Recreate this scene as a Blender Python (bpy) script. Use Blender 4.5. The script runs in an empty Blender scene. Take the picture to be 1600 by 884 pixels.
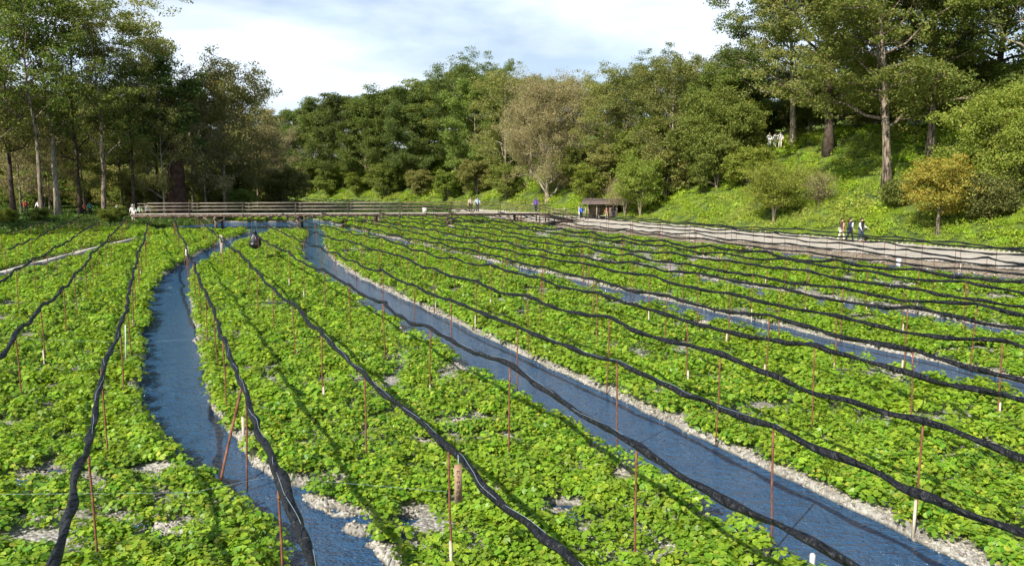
import bpy, math, random
import numpy as np
from mathutils import Vector, Matrix
random.seed(7); RNG = np.random.default_rng(7)
SC = bpy.context.scene
COL = SC.collection

# ------------------------------------------------------------------ camera, sky, sun, exposure
F_PX, HOR, CAM_H = 1200.0, 286.0, 4.6           # focal length in px of a 1600 wide picture, horizon row, eye height
PITCH = math.atan((442 - HOR) / F_PX)
cd = bpy.data.cameras.new('camera'); cam = bpy.data.objects.new('camera', cd); COL.objects.link(cam)
cam.location = (0, 0, CAM_H); cam.rotation_euler = (math.pi / 2 - PITCH, 0, 0)
cd.sensor_width = 36; cd.lens = 36 * F_PX / 1600; cd.clip_start = .1; cd.clip_end = 3000
SC.camera = cam
SUN_EL, SHADOW_DIR = math.radians(40), math.radians(52)     # shadows run to the right and away
W = bpy.data.worlds.new('World'); SC.world = W; W.use_nodes = True
nt = W.node_tree; nt.nodes.clear()
def N(t, kind, **kw):
    n = t.nodes.new(kind)
    for k, v in kw.items(): setattr(n, k, v)
    return n
out = N(nt, 'ShaderNodeOutputWorld'); bg = N(nt, 'ShaderNodeBackground'); sky = N(nt, 'ShaderNodeTexSky')
sky.sky_type = 'NISHITA'; sky.sun_disc = False; sky.sun_elevation = SUN_EL
sdx, sdy = -math.cos(SHADOW_DIR), -math.sin(SHADOW_DIR)     # horizontal direction towards the sun
sky.sun_rotation = math.atan2(sdx, sdy)
sky.air_density = 1.0; sky.dust_density = 1.2; sky.ozone_density = 1.5
tc = N(nt, 'ShaderNodeTexCoord'); mp = N(nt, 'ShaderNodeMapping'); mp.inputs['Scale'].default_value = (1.0, 1.0, 3.2)
mp.inputs['Location'].default_value = (0.35, 0.2, 0.1)
cn = N(nt, 'ShaderNodeTexNoise'); cn.inputs['Scale'].default_value = 2.6; cn.inputs['Detail'].default_value = 9; cn.inputs['Roughness'].default_value = .52
cn.inputs['Distortion'].default_value = .25
cr = N(nt, 'ShaderNodeMapRange'); cr.inputs['From Min'].default_value = .42; cr.inputs['From Max'].default_value = .62
cr.inputs['To Min'].default_value = .30; cr.inputs['To Max'].default_value = .95
cn2 = N(nt, 'ShaderNodeTexNoise'); cn2.inputs['Scale'].default_value = 6; cn2.inputs['Detail'].default_value = 6
cc = N(nt, 'ShaderNodeMix', data_type='RGBA'); cc.inputs['A'].default_value = (6.4, 8.5, 11.4, 1); cc.inputs['B'].default_value = (10.2, 10.3, 10.5, 1)
mx = N(nt, 'ShaderNodeMix', data_type='RGBA')
L = nt.links.new
L(tc.outputs['Generated'], mp.inputs[0]); L(mp.outputs[0], cn.inputs['Vector']); L(mp.outputs[0], cn2.inputs['Vector'])
L(cn.outputs[0], cr.inputs[0]); L(cn2.outputs[0], cc.inputs['Factor']); 
sz = N(nt, 'ShaderNodeSeparateXYZ'); L(tc.outputs['Generated'], sz.inputs[0])
fe = N(nt, 'ShaderNodeMapRange', interpolation_type='SMOOTHSTEP'); fe.inputs[1].default_value = .19; fe.inputs[2].default_value = .42; fe.inputs[3].default_value = 1; fe.inputs[4].default_value = .0; L(sz.outputs['Z'], fe.inputs[0])
fm = N(nt, 'ShaderNodeMath', operation='MULTIPLY'); L(cr.outputs[0], fm.inputs[0]); L(fe.outputs[0], fm.inputs[1]); L(fm.outputs[0], mx.inputs['Factor'])
L(sky.outputs[0], mx.inputs['A']); L(cc.outputs['Result'], mx.inputs['B']); L(mx.outputs['Result'], bg.inputs[0]); L(bg.outputs[0], out.inputs[0])
bg.inputs[1].default_value = 0.095
sl = bpy.data.lights.new('sun', 'SUN'); sun = bpy.data.objects.new('sun', sl); COL.objects.link(sun)
sl.energy = 5.0; sl.angle = math.radians(.55); sl.color = (1.0, .93, .82)
tosun = Vector((sdx * math.cos(SUN_EL), sdy * math.cos(SUN_EL), math.sin(SUN_EL)))
sun.rotation_euler = tosun.to_track_quat('Z', 'Y').to_euler()
SC.view_settings.view_transform = 'Standard'; SC.view_settings.look = 'None'; SC.view_settings.gamma = 1
SC.view_settings.exposure = 0.46
SC.render.engine = 'CYCLES'
SC.cycles.max_bounces = 6; SC.cycles.transparent_max_bounces = 4; SC.cycles.diffuse_bounces = 3; SC.cycles.glossy_bounces = 3

# ------------------------------------------------------------------ helpers
def P(u, v, z=0.0):
    """point of the photograph (1600 px wide) on the level z -> X, Y"""
    a = (u - 800) / F_PX; b = (442 - v) / F_PX
    d = (a, math.cos(PITCH) + b * math.sin(PITCH), -math.sin(PITCH) + b * math.cos(PITCH))
    t = (z - CAM_H) / d[2]
    return d[0] * t, d[1] * t
def tag(o, label=None, cat=None, group=None, kind=None):
    if label: o['label'] = label
    if cat: o['category'] = cat
    if group: o['group'] = group
    if kind: o['kind'] = kind
    return o
def empty(name, loc, rz=0):
    o = bpy.data.objects.new(name, None); COL.objects.link(o); o.location = loc; o.rotation_euler = (0, 0, rz)
    o.empty_display_size = .2
    return o
def mesh_np(name, V, Fq, mats=(), smooth=False, midx=None):
    """V (n,3); Fq list of face arrays (each (m,k)) """
    me = bpy.data.meshes.new(name)
    V = np.asarray(V, dtype=np.float32)
    if not isinstance(Fq, (list, tuple)): Fq = [Fq]
    loops = np.concatenate([f.reshape(-1) for f in Fq]).astype(np.int32)
    tot = np.concatenate([np.full(len(f), f.shape[1]) for f in Fq]).astype(np.int32)
    st = np.concatenate([[0], np.cumsum(tot)[:-1]]).astype(np.int32)
    me.vertices.add(len(V)); me.vertices.foreach_set('co', V.reshape(-1))
    me.loops.add(len(loops)); me.loops.foreach_set('vertex_index', loops)
    me.polygons.add(len(tot)); me.polygons.foreach_set('loop_start', st)
    for m in mats: me.materials.append(m)
    if midx is not None: me.polygons.foreach_set('material_index', np.asarray(midx, dtype=np.int32))
    if smooth: me.polygons.foreach_set('use_smooth', np.ones(len(tot), dtype=bool))
    me.update(calc_edges=True); me.validate()
    return me
class MB:
    """collects tubes and boxes, all quads"""
    def __init__(s): s.V = []; s.F = []; s.n = 0
    def add(s, V, F): s.V.append(np.asarray(V, float)); s.F.append(np.asarray(F, int) + s.n); s.n += len(V)
    def box(s, c, size, rz=0, R=None):
        x, y, z = [a / 2 for a in size]
        V = np.array([[-x, -y, -z], [x, -y, -z], [x, y, -z], [-x, y, -z], [-x, -y, z], [x, -y, z], [x, y, z], [-x, y, z]])
        if R is None: R = Matrix.Rotation(rz, 3, 'Z')
        V = V @ np.array(R).T + np.array(c)
        s.add(V, [[0, 3, 2, 1], [4, 5, 6, 7], [0, 1, 5, 4], [1, 2, 6, 5], [2, 3, 7, 6], [3, 0, 4, 7]])
    def beam(s, a, b, w, h):
        a = Vector(a); b = Vector(b); d = b - a
        R = d.to_track_quat('X', 'Z').to_matrix()
        s.box((a + b) / 2, (d.length, w, h), R=R)
    def tube(s, pts, rad, k=6, lump=None):
        pts = np.asarray(pts, float); n = len(pts); rad = np.broadcast_to(np.asarray(rad, float), (n,))
        t = np.gradient(pts, axis=0); t /= np.linalg.norm(t, axis=1)[:, None] + 1e-9
        up = np.array([0, 0, 1.0]) if abs(t[:, 2]).mean() < .8 else np.array([1.0, 0, 0])
        a = np.cross(t, up); a /= np.linalg.norm(a, axis=1)[:, None] + 1e-9
        b = np.cross(a, t)
        th = np.linspace(0, 2 * np.pi, k, endpoint=False)
        r = rad[:, None] * np.ones(k)
        if lump is not None: r = r * lump(n, th)
        V = pts[:, None, :] + r[..., None] * (np.cos(th)[None, :, None] * a[:, None, :] + np.sin(th)[None, :, None] * b[:, None, :])
        i = np.arange(n - 1)[:, None] * k; j = np.arange(k)[None, :]; j2 = (j + 1) % k
        F = np.stack([i + j, i + j2, i + k + j2, i + k + j], -1).reshape(-1, 4)
        s.add(V.reshape(-1, 3), F)
        c0 = s.n; s.add(np.array([pts[0], pts[-1]]), np.zeros((0, 4), int))
        base = c0 - n * k
        for q in range(0, k, 2):        # caps
            s.F.append(np.array([[c0, base + (q + 2) % k, base + q + 1, base + q]]))
            e = base + (n - 1) * k
            s.F.append(np.array([[c0 + 1, e + q, e + q + 1, e + (q + 2) % k]]))
    def mesh(s, name, mats, smooth=False):
        return mesh_np(name, np.concatenate(s.V), [np.concatenate([f.reshape(-1, 4) for f in s.F])], mats if isinstance(mats, (list, tuple)) else [mats], smooth)
    def build(s, name, mat, parent=None, smooth=False):
        return link(name, s.mesh(name, mat, smooth), parent)
def link(name, me, parent=None):
    o = bpy.data.objects.new(name, me); COL.objects.link(o)
    if parent: o.parent = parent
    return o
def vnoise(x, y, seed=0):
    """smooth value noise 0..1 for arrays"""
    xi = np.floor(x).astype(np.int64); yi = np.floor(y).astype(np.int64); fx = x - xi; fy = y - yi
    fx = fx * fx * (3 - 2 * fx); fy = fy * fy * (3 - 2 * fy)
    def h(a, b):
        n = (a * 374761393 + b * 668265263 + seed * 974634777) & 0xFFFFFFFF
        n = ((n ^ (n >> 13)) * 1274126177) & 0xFFFFFFFF
        return ((n ^ (n >> 16)) & 0xFFFF) / 65535.0
    return (h(xi, yi) * (1 - fx) + h(xi + 1, yi) * fx) * (1 - fy) + (h(xi, yi + 1) * (1 - fx) + h(xi + 1, yi + 1) * fx) * fy
def fbm(x, y, seed=0, o=4):
    a = 0; s = 0; w = 1
    for k in range(o): a = a + w * vnoise(x * 2 ** k, y * 2 ** k, seed + k); s += w; w *= .5
    return a / s
def sstep(a, b, x):
    t = np.clip((x - a) / (b - a), 0, 1); return t * t * (3 - 2 * t)

# ------------------------------------------------------------------ materials
def mat(name, col, rough=.8, col2=None, nscale=6, bump=0, bscale=30, spec=.3, coord='Object', metal=0, detail=6, lo=.35, hi=.65, dist=.02, stretch=None):
    m = bpy.data.materials.new(name); m.use_nodes = True; t = m.node_tree; b = t.nodes['Principled BSDF']
    b.inputs['Base Color'].default_value = (*col, 1); b.inputs['Roughness'].default_value = rough
    b.inputs['Specular IOR Level'].default_value = spec; b.inputs['Metallic'].default_value = metal
    c = N(t, 'ShaderNodeTexCoord')
    if stretch:
        q = N(t, 'ShaderNodeMapping'); q.inputs['Scale'].default_value = stretch; t.links.new(c.outputs[coord], q.inputs[0])
    src = q.outputs[0] if stretch else c.outputs[coord]
    if col2:
        n = N(t, 'ShaderNodeTexNoise'); n.inputs['Scale'].default_value = nscale; n.inputs['Detail'].default_value = detail
        r = N(t, 'ShaderNodeMapRange'); r.inputs[1].default_value = lo; r.inputs[2].default_value = hi
        x = N(t, 'ShaderNodeMix', data_type='RGBA'); x.inputs['A'].default_value = (*col, 1); x.inputs['B'].default_value = (*col2, 1)
        t.links.new(src, n.inputs['Vector']); t.links.new(n.outputs[0], r.inputs[0]); t.links.new(r.outputs[0], x.inputs['Factor'])
        t.links.new(x.outputs['Result'], b.inputs['Base Color'])
    if bump:
        n = N(t, 'ShaderNodeTexNoise'); n.inputs['Scale'].default_value = bscale; n.inputs['Detail'].default_value = 5
        bp = N(t, 'ShaderNodeBump'); bp.inputs['Strength'].default_value = bump; bp.inputs['Distance'].default_value = dist
        t.links.new(src, n.inputs['Vector']); t.links.new(n.outputs[0], bp.inputs['Height']); t.links.new(bp.outputs[0], b.inputs['Normal'])
    return m
def leafmat(name, c1, c2, c3=None, trans=.35, rough=.55, objvar=.25, p3=.08, spec=.25, patch=0, pcol=None, transcol=None):
    """two-tone leaf colour by island and by object, with light passing through"""
    m = bpy.data.materials.new(name); m.use_nodes = True; t = m.node_tree; t.nodes.clear(); K = t.links.new
    o = N(t, 'ShaderNodeOutputMaterial'); b = N(t, 'ShaderNodeBsdfPrincipled'); tr = N(t, 'ShaderNodeBsdfTranslucent'); ms = N(t, 'ShaderNodeMixShader')
    g = N(t, 'ShaderNodeNewGeometry'); oi = N(t, 'ShaderNodeObjectInfo')
    x = N(t, 'ShaderNodeMix', data_type='RGBA'); x.inputs['A'].default_value = (*c1, 1); x.inputs['B'].default_value = (*c2, 1)
    K(g.outputs['Random Per Island'], x.inputs['Factor']); last = x.outputs['Result']
    if c3:
        gt = N(t, 'ShaderNodeMath', operation='FRACT'); mu = N(t, 'ShaderNodeMath', operation='MULTIPLY'); mu.inputs[1].default_value = 17.3
        cp = N(t, 'ShaderNodeMath', operation='LESS_THAN'); cp.inputs[1].default_value = p3
        K(g.outputs['Random Per Island'], mu.inputs[0]); K(mu.outputs[0], gt.inputs[0]); K(gt.outputs[0], cp.inputs[0])
        y = N(t, 'ShaderNodeMix', data_type='RGBA'); K(cp.outputs[0], y.inputs['Factor']); K(last, y.inputs['A']); y.inputs['B'].default_value = (*c3, 1); last = y.outputs['Result']
    if patch:
        no = N(t, 'ShaderNodeTexNoise'); no.inputs['Scale'].default_value = patch; no.inputs['Detail'].default_value = 3
        mr = N(t, 'ShaderNodeMapRange'); mr.inputs[1].default_value = .45; mr.inputs[2].default_value = .7
        K(g.outputs['Position'], no.inputs['Vector']); K(no.outputs[0], mr.inputs[0])
        y = N(t, 'ShaderNodeMix', data_type='RGBA'); K(mr.outputs[0], y.inputs['Factor']); K(last, y.inputs['A']); y.inputs['B'].default_value = (*pcol, 1); last = y.outputs['Result']
    hs = N(t, 'ShaderNodeHueSaturation'); vr = N(t, 'ShaderNodeMapRange'); vr.inputs[3].default_value = 1 - objvar; vr.inputs[4].default_value = 1 + objvar
    hr = N(t, 'ShaderNodeMapRange'); hr.inputs[3].default_value = .5 - objvar * .06; hr.inputs[4].default_value = .5 + objvar * .06
    f2 = N(t, 'ShaderNodeMath', operation='FRACT'); m2 = N(t, 'ShaderNodeMath', operation='MULTIPLY'); m2.inputs[1].default_value = 31.7
    K(oi.outputs['Random'], m2.inputs[0]); K(m2.outputs[0], f2.inputs[0]); K(f2.outputs[0], hr.inputs[0])
    K(oi.outputs['Random'], vr.inputs[0]); K(vr.outputs[0], hs.inputs['Value']); K(hr.outputs[0], hs.inputs['Hue']); K(last, hs.inputs['Color'])
    K(hs.outputs[0], b.inputs['Base Color']); b.inputs['Roughness'].default_value = rough; b.inputs['Specular IOR Level'].default_value = spec
    hs2 = N(t, 'ShaderNodeHueSaturation'); hs2.inputs['Hue'].default_value = .485; hs2.inputs['Saturation'].default_value = 1.15; hs2.inputs['Value'].default_value = 1.25
    K(hs.outputs[0], hs2.inputs['Color']); K(hs2.outputs[0], tr.inputs['Color'])
    ms.inputs[0].default_value = trans; K(b.outputs[0], ms.inputs[1]); K(tr.outputs[0], ms.inputs[2]); K(ms.outputs[0], o.inputs[0])
    return m
M = {}
M['wasabi'] = leafmat('wasabi leaf', (.10, .25, .018), (.33, .47, .04), (.42, .45, .06), trans=.34, rough=.42, objvar=.22, p3=.03, spec=.4, patch=.16, pcol=(.25, .40, .025))
M['stemgreen'] = mat('stem green', (.13, .22, .04), .6)
M['dkleaf'] = leafmat('dark green foliage', (.08, .145, .035), (.19, .245, .06), (.28, .27, .08), trans=.42)
M['mdleaf'] = leafmat('mid green foliage', (.115, .175, .036), (.25, .31, .068), (.33, .31, .08), trans=.42)
M['olleaf'] = leafmat('olive foliage', (.16, .19, .055), (.31, .33, .10), (.34, .28, .09), trans=.42, p3=.12)
M['brleaf'] = leafmat('dry willow foliage', (.27, .225, .11), (.44, .38, .20), (.28, .30, .12), trans=.36, p3=.25, objvar=.1)
M['ywleaf'] = leafmat('autumn foliage', (.34, .28, .045), (.50, .38, .07), (.28, .33, .06), trans=.3, p3=.35, objvar=.1)
M['ltleaf'] = leafmat('light green shrub foliage', (.14, .20, .03), (.27, .33, .055), (.33, .31, .08), trans=.36)
M['bank'] = leafmat('bank herb', (.20, .34, .022), (.40, .54, .05), (.42, .38, .11), trans=.34, objvar=.22, patch=.22, pcol=(.34, .40, .08), p3=.06)
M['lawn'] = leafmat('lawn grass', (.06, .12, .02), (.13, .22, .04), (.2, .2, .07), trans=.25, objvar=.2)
M['bark'] = mat('bark', (.055, .04, .03), .95, (.33, .27, .20), 7, 1, 9, dist=.12, stretch=(1, 1, .22), lo=.38, hi=.58)
M['barkdk'] = mat('dark bark', (.055, .04, .03), .95, (.13, .10, .075), 3, .8, 12, dist=.05)
M['barkpl'] = mat('pale bark', (.16, .13, .09), .95, (.48, .42, .33), 6, .8, 10, dist=.06, stretch=(1, 1, .35))
M['barkred'] = mat('reddish vine covered bark', (.05, .022, .016), .95, (.10, .06, .04), 2, .9, 7, dist=.1)
M['rust'] = mat('rusty steel', (.12, .045, .025), .8, (.27, .12, .065), 9, .4, 60, spec=.3, dist=.004)
M['pegwood'] = mat('weathered pale wood', (.46, .40, .31), .9, (.62, .56, .47), 12, .3, 40, dist=.005)
M['plank'] = mat('sun bleached plank', (.34, .29, .23), .9, (.58, .52, .44), 3, .5, 20, dist=.01)
M['rail'] = mat('rail wood', (.22, .185, .14), .9, (.38, .33, .26), 2, .4, 20, dist=.01)
M['beam'] = mat('old beam', (.10, .07, .05), .9, (.22, .16, .115), 2, .5, 20, dist=.01)
M['concrete'] = mat('footing concrete', (.45, .43, .37), .9, (.6, .57, .5), 4, .3, 20)
M['twine'] = mat('pale blue twine', (.34, .46, .55), .7)
M['green_twine'] = mat('green twine', (.05, .35, .26), .6)
M['white'] = mat('white paint', (.78, .77, .74), .6, (.66, .64, .6), 8)
M['blackbag'] = mat('black plastic bag', (.010, .011, .013), .38, bump=.5, bscale=6, spec=.5, dist=.05)
# black rolled netting
m = bpy.data.materials.new('rolled black netting'); m.use_nodes = True; t = m.node_tree; b = t.nodes['Principled BSDF']; M['net'] = m
b.inputs['Roughness'].default_value = .5; b.inputs['Specular IOR Level'].default_value = .3
c = N(t, 'ShaderNodeTexCoord'); w = N(t, 'ShaderNodeTexWave'); w.inputs['Scale'].default_value = 2.6; w.inputs['Distortion'].default_value = 9; w.inputs['Detail'].default_value = 3; w.inputs['Detail Scale'].default_value = 2.2
n = N(t, 'ShaderNodeTexNoise'); n.inputs['Scale'].default_value = 90; n.inputs['Detail'].default_value = 2
ad = N(t, 'ShaderNodeMath', operation='MULTIPLY_ADD'); ad.inputs[1].default_value = .25
t.links.new(c.outputs['Object'], w.inputs[0]); t.links.new(c.outputs['Object'], n.inputs[0]); t.links.new(n.outputs[0], ad.inputs[0]); t.links.new(w.outputs['Fac'], ad.inputs[2])
bp = N(t, 'ShaderNodeBump'); bp.inputs['Strength'].default_value = .9; bp.inputs['Distance'].default_value = .03; t.links.new(ad.outputs[0], bp.inputs['Height']); t.links.new(bp.outputs[0], b.inputs['Normal'])
x = N(t, 'ShaderNodeMix', data_type='RGBA'); x.inputs['A'].default_value = (.006, .007, .009, 1); x.inputs['B'].default_value = (.019, .021, .026, 1); t.links.new(n.outputs[0], x.inputs['Factor']); t.links.new(x.outputs['Result'], b.inputs['Base Color'])
# gravel
def gravel(name, c1, c2, scale, wetline=True):
    m = bpy.data.materials.new(name); m.use_nodes = True; t = m.node_tree; b = t.nodes['Principled BSDF']; K = t.links.new
    g = N(t, 'ShaderNodeNewGeometry'); v = N(t, 'ShaderNodeTexVoronoi'); v.inputs['Scale'].default_value = scale
    K(g.outputs['Position'], v.inputs['Vector'])
    sx = N(t, 'ShaderNodeSeparateColor'); K(v.outputs['Color'], sx.inputs[0])
    x = N(t, 'ShaderNodeMix', data_type='RGBA'); x.inputs['A'].default_value = (*c1, 1); x.inputs['B'].default_value = (*c2, 1); K(sx.outputs[0], x.inputs['Factor'])
    last = x.outputs['Result']
    n = N(t, 'ShaderNodeTexNoise'); n.inputs['Scale'].default_value = .8; n.inputs['Detail'].default_value = 5; K(g.outputs['Position'], n.inputs['Vector'])
    r = N(t, 'ShaderNodeMapRange'); r.inputs[1].default_value = .4; r.inputs[2].default_value = .7; r.inputs[3].default_value = 0; r.inputs[4].default_value = .6; K(n.outputs[0], r.inputs[0])
    y = N(t, 'ShaderNodeMix', data_type='RGBA'); K(r.outputs[0], y.inputs['Factor']); K(last, y.inputs['A']); y.inputs['B'].default_value = (c1[0] * .62, c1[1] * .60, c1[2] * .52, 1); last = y.outputs['Result']
    if wetline:     # stones below and just above the water are wet and algae brown
        sp = N(t, 'ShaderNodeSeparateXYZ'); K(g.outputs['Position'], sp.inputs[0])
        wr = N(t, 'ShaderNodeMapRange'); wr.inputs[1].default_value = -.01; wr.inputs[2].default_value = .035; K(sp.outputs['Z'], wr.inputs[0])
        z = N(t, 'ShaderNodeMix', data_type='RGBA'); K(wr.outputs[0], z.inputs['Factor']); z.inputs['A'].default_value = (.035, .03, .018, 1); K(last, z.inputs['B']); last = z.outputs['Result']
    K(last, b.inputs['Base Color']); b.inputs['Roughness'].default_value = .85
    bp = N(t, 'ShaderNodeBump'); bp.inputs['Strength'].default_value = .9; bp.inputs['Distance'].default_value = .03; bp.invert = True; K(v.outputs['Distance'], bp.inputs['Height']); K(bp.outputs[0], b.inputs['Normal'])
    return m
M['gravel'] = gravel('river gravel', (.20, .19, .165), (.50, .485, .44), 20)
M['pathgravel'] = gravel('path gravel', (.47, .43, .365), (.66, .62, .55), 22, False)
M['bankgravel'] = gravel('brown bank gravel', (.15, .12, .085), (.36, .31, .24), 14)
M['pebble'] = leafmat('pebble', (.24, .23, .205), (.56, .545, .50), (.34, .31, .25), trans=0, objvar=.5, rough=.85, p3=.2)
# water
m = bpy.data.materials.new('shallow stream water'); m.use_nodes = True; t = m.node_tree; b = t.nodes['Principled BSDF']; K = t.links.new; M['water'] = m
g = N(t, 'ShaderNodeNewGeometry'); mpp = N(t, 'ShaderNodeMapping'); mpp.inputs['Rotation'].default_value = (0, 0, math.radians(-24)); mpp.inputs['Scale'].default_value = (1.0, 1.9, 1)
K(g.outputs['Position'], mpp.inputs[0])
n1 = N(t, 'ShaderNodeTexNoise'); n1.inputs['Scale'].default_value = 3.4; n1.inputs['Detail'].default_value = 4; n1.inputs['Roughness'].default_value = .55; n1.inputs['Distortion'].default_value = .6
n2 = N(t, 'ShaderNodeTexNoise'); n2.inputs['Scale'].default_value = 15; n2.inputs['Detail'].default_value = 3
K(mpp.outputs[0], n1.inputs['Vector']); K(mpp.outputs[0], n2.inputs['Vector'])
ma = N(t, 'ShaderNodeMath', operation='MULTIPLY_ADD'); ma.inputs[1].default_value = .40; K(n2.outputs[0], ma.inputs[0]); K(n1.outputs[0], ma.inputs[2])
bp = N(t, 'ShaderNodeBump'); bp.inputs['Strength'].default_value = 1.0; bp.inputs['Distance'].default_value = .30; K(ma.outputs[0], bp.inputs['Height']); K(bp.outputs[0], b.inputs['Normal'])
n3 = N(t, 'ShaderNodeTexNoise'); n3.inputs['Scale'].default_value = 1.6; n3.inputs['Detail'].default_value = 5; K(g.outputs['Position'], n3.inputs['Vector'])
x = N(t, 'ShaderNodeMix', data_type='RGBA'); x.inputs['A'].default_value = (.014, .078, .20, 1); x.inputs['B'].default_value = (.045, .13, .25, 1); K(n3.outputs[0], x.inputs['Factor']); K(x.outputs['Result'], b.inputs['Base Color'])
b.inputs['Roughness'].default_value = .09; b.inputs['IOR'].default_value = 1.33; b.inputs['Specular IOR Level'].default_value = .5

# ------------------------------------------------------------------ the farm's layout: rows run along X + 0.455 Y = const
def SS(X, Y): return X + .455 * Y
def curve(Y, pts):
    p = sorted(pts); return np.interp(Y, [a for a, _ in p], [b for _, b in p])
W2L = [(0, 7.3), (38, 7.4), (46, 8.2), (54, 9.8), (66, 12.4), (80, 15.4), (90, 16.6), (140, 20)]
W2R = [(0, 9.5), (30, 9.45), (38, 9.4), (46, 10.1), (54, 11.4), (66, 14.0), (80, 16.5), (90, 18.4), (140, 22)]
W3L = [(0, 17.75), (45, 17.75), (60, 17.0), (75, 16.4), (140, 16.4)]
W3R = [(0, 19.9), (30, 19.6), (60, 19.0), (140, 19.4)]
W4L = [(0, 24.6), (45, 24.3), (80, 23.2), (140, 23)]
W4R = [(0, 26.8), (25, 26.5), (45, 25.8), (80, 24.8), (140, 24)]
px1L = [(445, 884), (420, 840), (395, 805), (350, 785), (325, 757), (290, 730), (255, 700), (232, 675), (222, 650), (222, 600), (226, 560), (228, 520), (231, 480), (240, 450), (262, 430), (285, 412), (311, 399), (349, 378), (392, 365), (448, 346)]
px1R = [(640, 920), (600, 880), (560, 850), (500, 805), (440, 760), (396, 728), (372, 700), (350, 675), (332, 640), (318, 600), (311, 560), (305, 530), (299, 490), (295, 456), (298, 439), (312, 422), (339, 405), (377, 384), (405, 372), (457, 354)]
w1l = [P(u, v) for u, v in px1L]; w1r = [P(u, v) for u, v in px1R]
w1l = [(y, x) for x, y in w1l] + [(0, -1.0), (140, -60)]; w1r = [(y, x) for x, y in w1r] + [(0, 0.5), (140, -55)]
# bare gravel patches seen between the plants: pixel centre and half sizes
PATCH = [(50, 740, 70, 10), (222, 738, 46, 9), (205, 808, 42, 9), (268, 824, 34, 10), (500, 752, 55, 8), (528, 797, 62, 10), (590, 824, 75, 10), (565, 850, 28, 9),
         (870, 793, 48, 10), (690, 688, 70, 6), (745, 655, 34, 6), (640, 800, 26, 9), (1060, 545, 30, 4), (1010, 556, 45, 4), (1330, 585, 40, 3), (1540, 700, 40, 5), (1505, 548, 60, 5), (1420, 590, 50, 3),
         (470, 361, 22, 3), (620, 372, 40, 3), (900, 372, 60, 3), (1000, 388, 70, 3), (720, 402, 30, 3), (850, 458, 40, 4), (620, 420, 30, 3), (980, 480, 40, 4), (20, 500, 25, 6), (100, 420, 30, 3), (250, 372, 30, 2),
         (560, 395, 26, 3), (430, 800, 24, 8), (1170, 640, 40, 6), (1250, 462, 46, 3), (1390, 478, 40, 3), (1160, 400, 40, 2)]
ELL = []; ELLP = []
for u, v, a, b_ in PATCH:
    x, y = P(u, v, .05); bb = b_ * y * y / (CAM_H * F_PX); oc = min(.032 * y, .45)   # plants in front would hide the patch: clear that much nearer ground too
    ELL.append((x, y, a / F_PX * y, bb * .65 + .015)); ELLP.append((x, y - oc * .42, a / F_PX * y * 1.05, bb * .8 + oc * .5))
KERB = [P(-60, 447, .1), P(0, 431, .1), P(60, 414, .1), P(110, 401, .1), P(170, 385, .1), P(216, 374, .1)]
def chan(X, Y):
    """signed depth into the nearest channel in metres (positive = in the water)"""
    s = SS(X, Y); wig = (fbm(X * .9, Y * .9, 5, 3) - .5) * .35
    d = np.full(np.shape(X), -9.0)
    for l, r in ((W2L, W2R), (W3L, W3R), (W4L, W4R)):
        lo = curve(Y, l); hi = curve(Y, r); k = .7 if l is W2L else 1.3
        d = np.maximum(d, np.minimum(s - lo, hi - s) + wig * k)
    d = np.maximum(d, np.minimum(s - 32.0, 33.3 - s) + wig * .5)
    d = np.maximum(d, np.minimum(s - 38.4, 41.0 - s) + wig)
    lo = curve(Y, w1l); hi = curve(Y, w1r)
    d = np.maximum(d, np.minimum(X - lo, hi - X) + wig * .9)
    # dark pool under the left end of the bridge
    d = np.maximum(d, np.minimum(np.minimum(Y - 71, 92 - Y), np.minimum(X + 36, -20 - X)) * .6 - .2 + wig * 3)
    return d
def patchd(X, Y, E=None):
    d = np.full(np.shape(X), 9.0); w = (fbm(X * 1.9, Y * 2.6, 15, 3) - .5) * 1.0
    for x, y, a, b_ in (E or ELL): d = np.minimum(d, np.sqrt(((X - x) / a) ** 2 + ((Y - y) / b_) ** 2) + w)
    return d      # <1 inside
def lshore(Y):    # X of the left bank's edge
    return np.interp(Y, [0, 55, 66, 72, 78, 86, 100, 160], [-70, -66, -50, -40, -36.5, -34, -36, -60])
def gY(Y): return np.where(Y < 135, .455 * Y, .455 * 135 + 1.0 * (Y - 135))
def bankn(X, Y):  # metres up the right bank from its foot
    return (X + gY(Y) - 51.6) / np.where(Y < 135, 1.1, 1.41)
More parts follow.
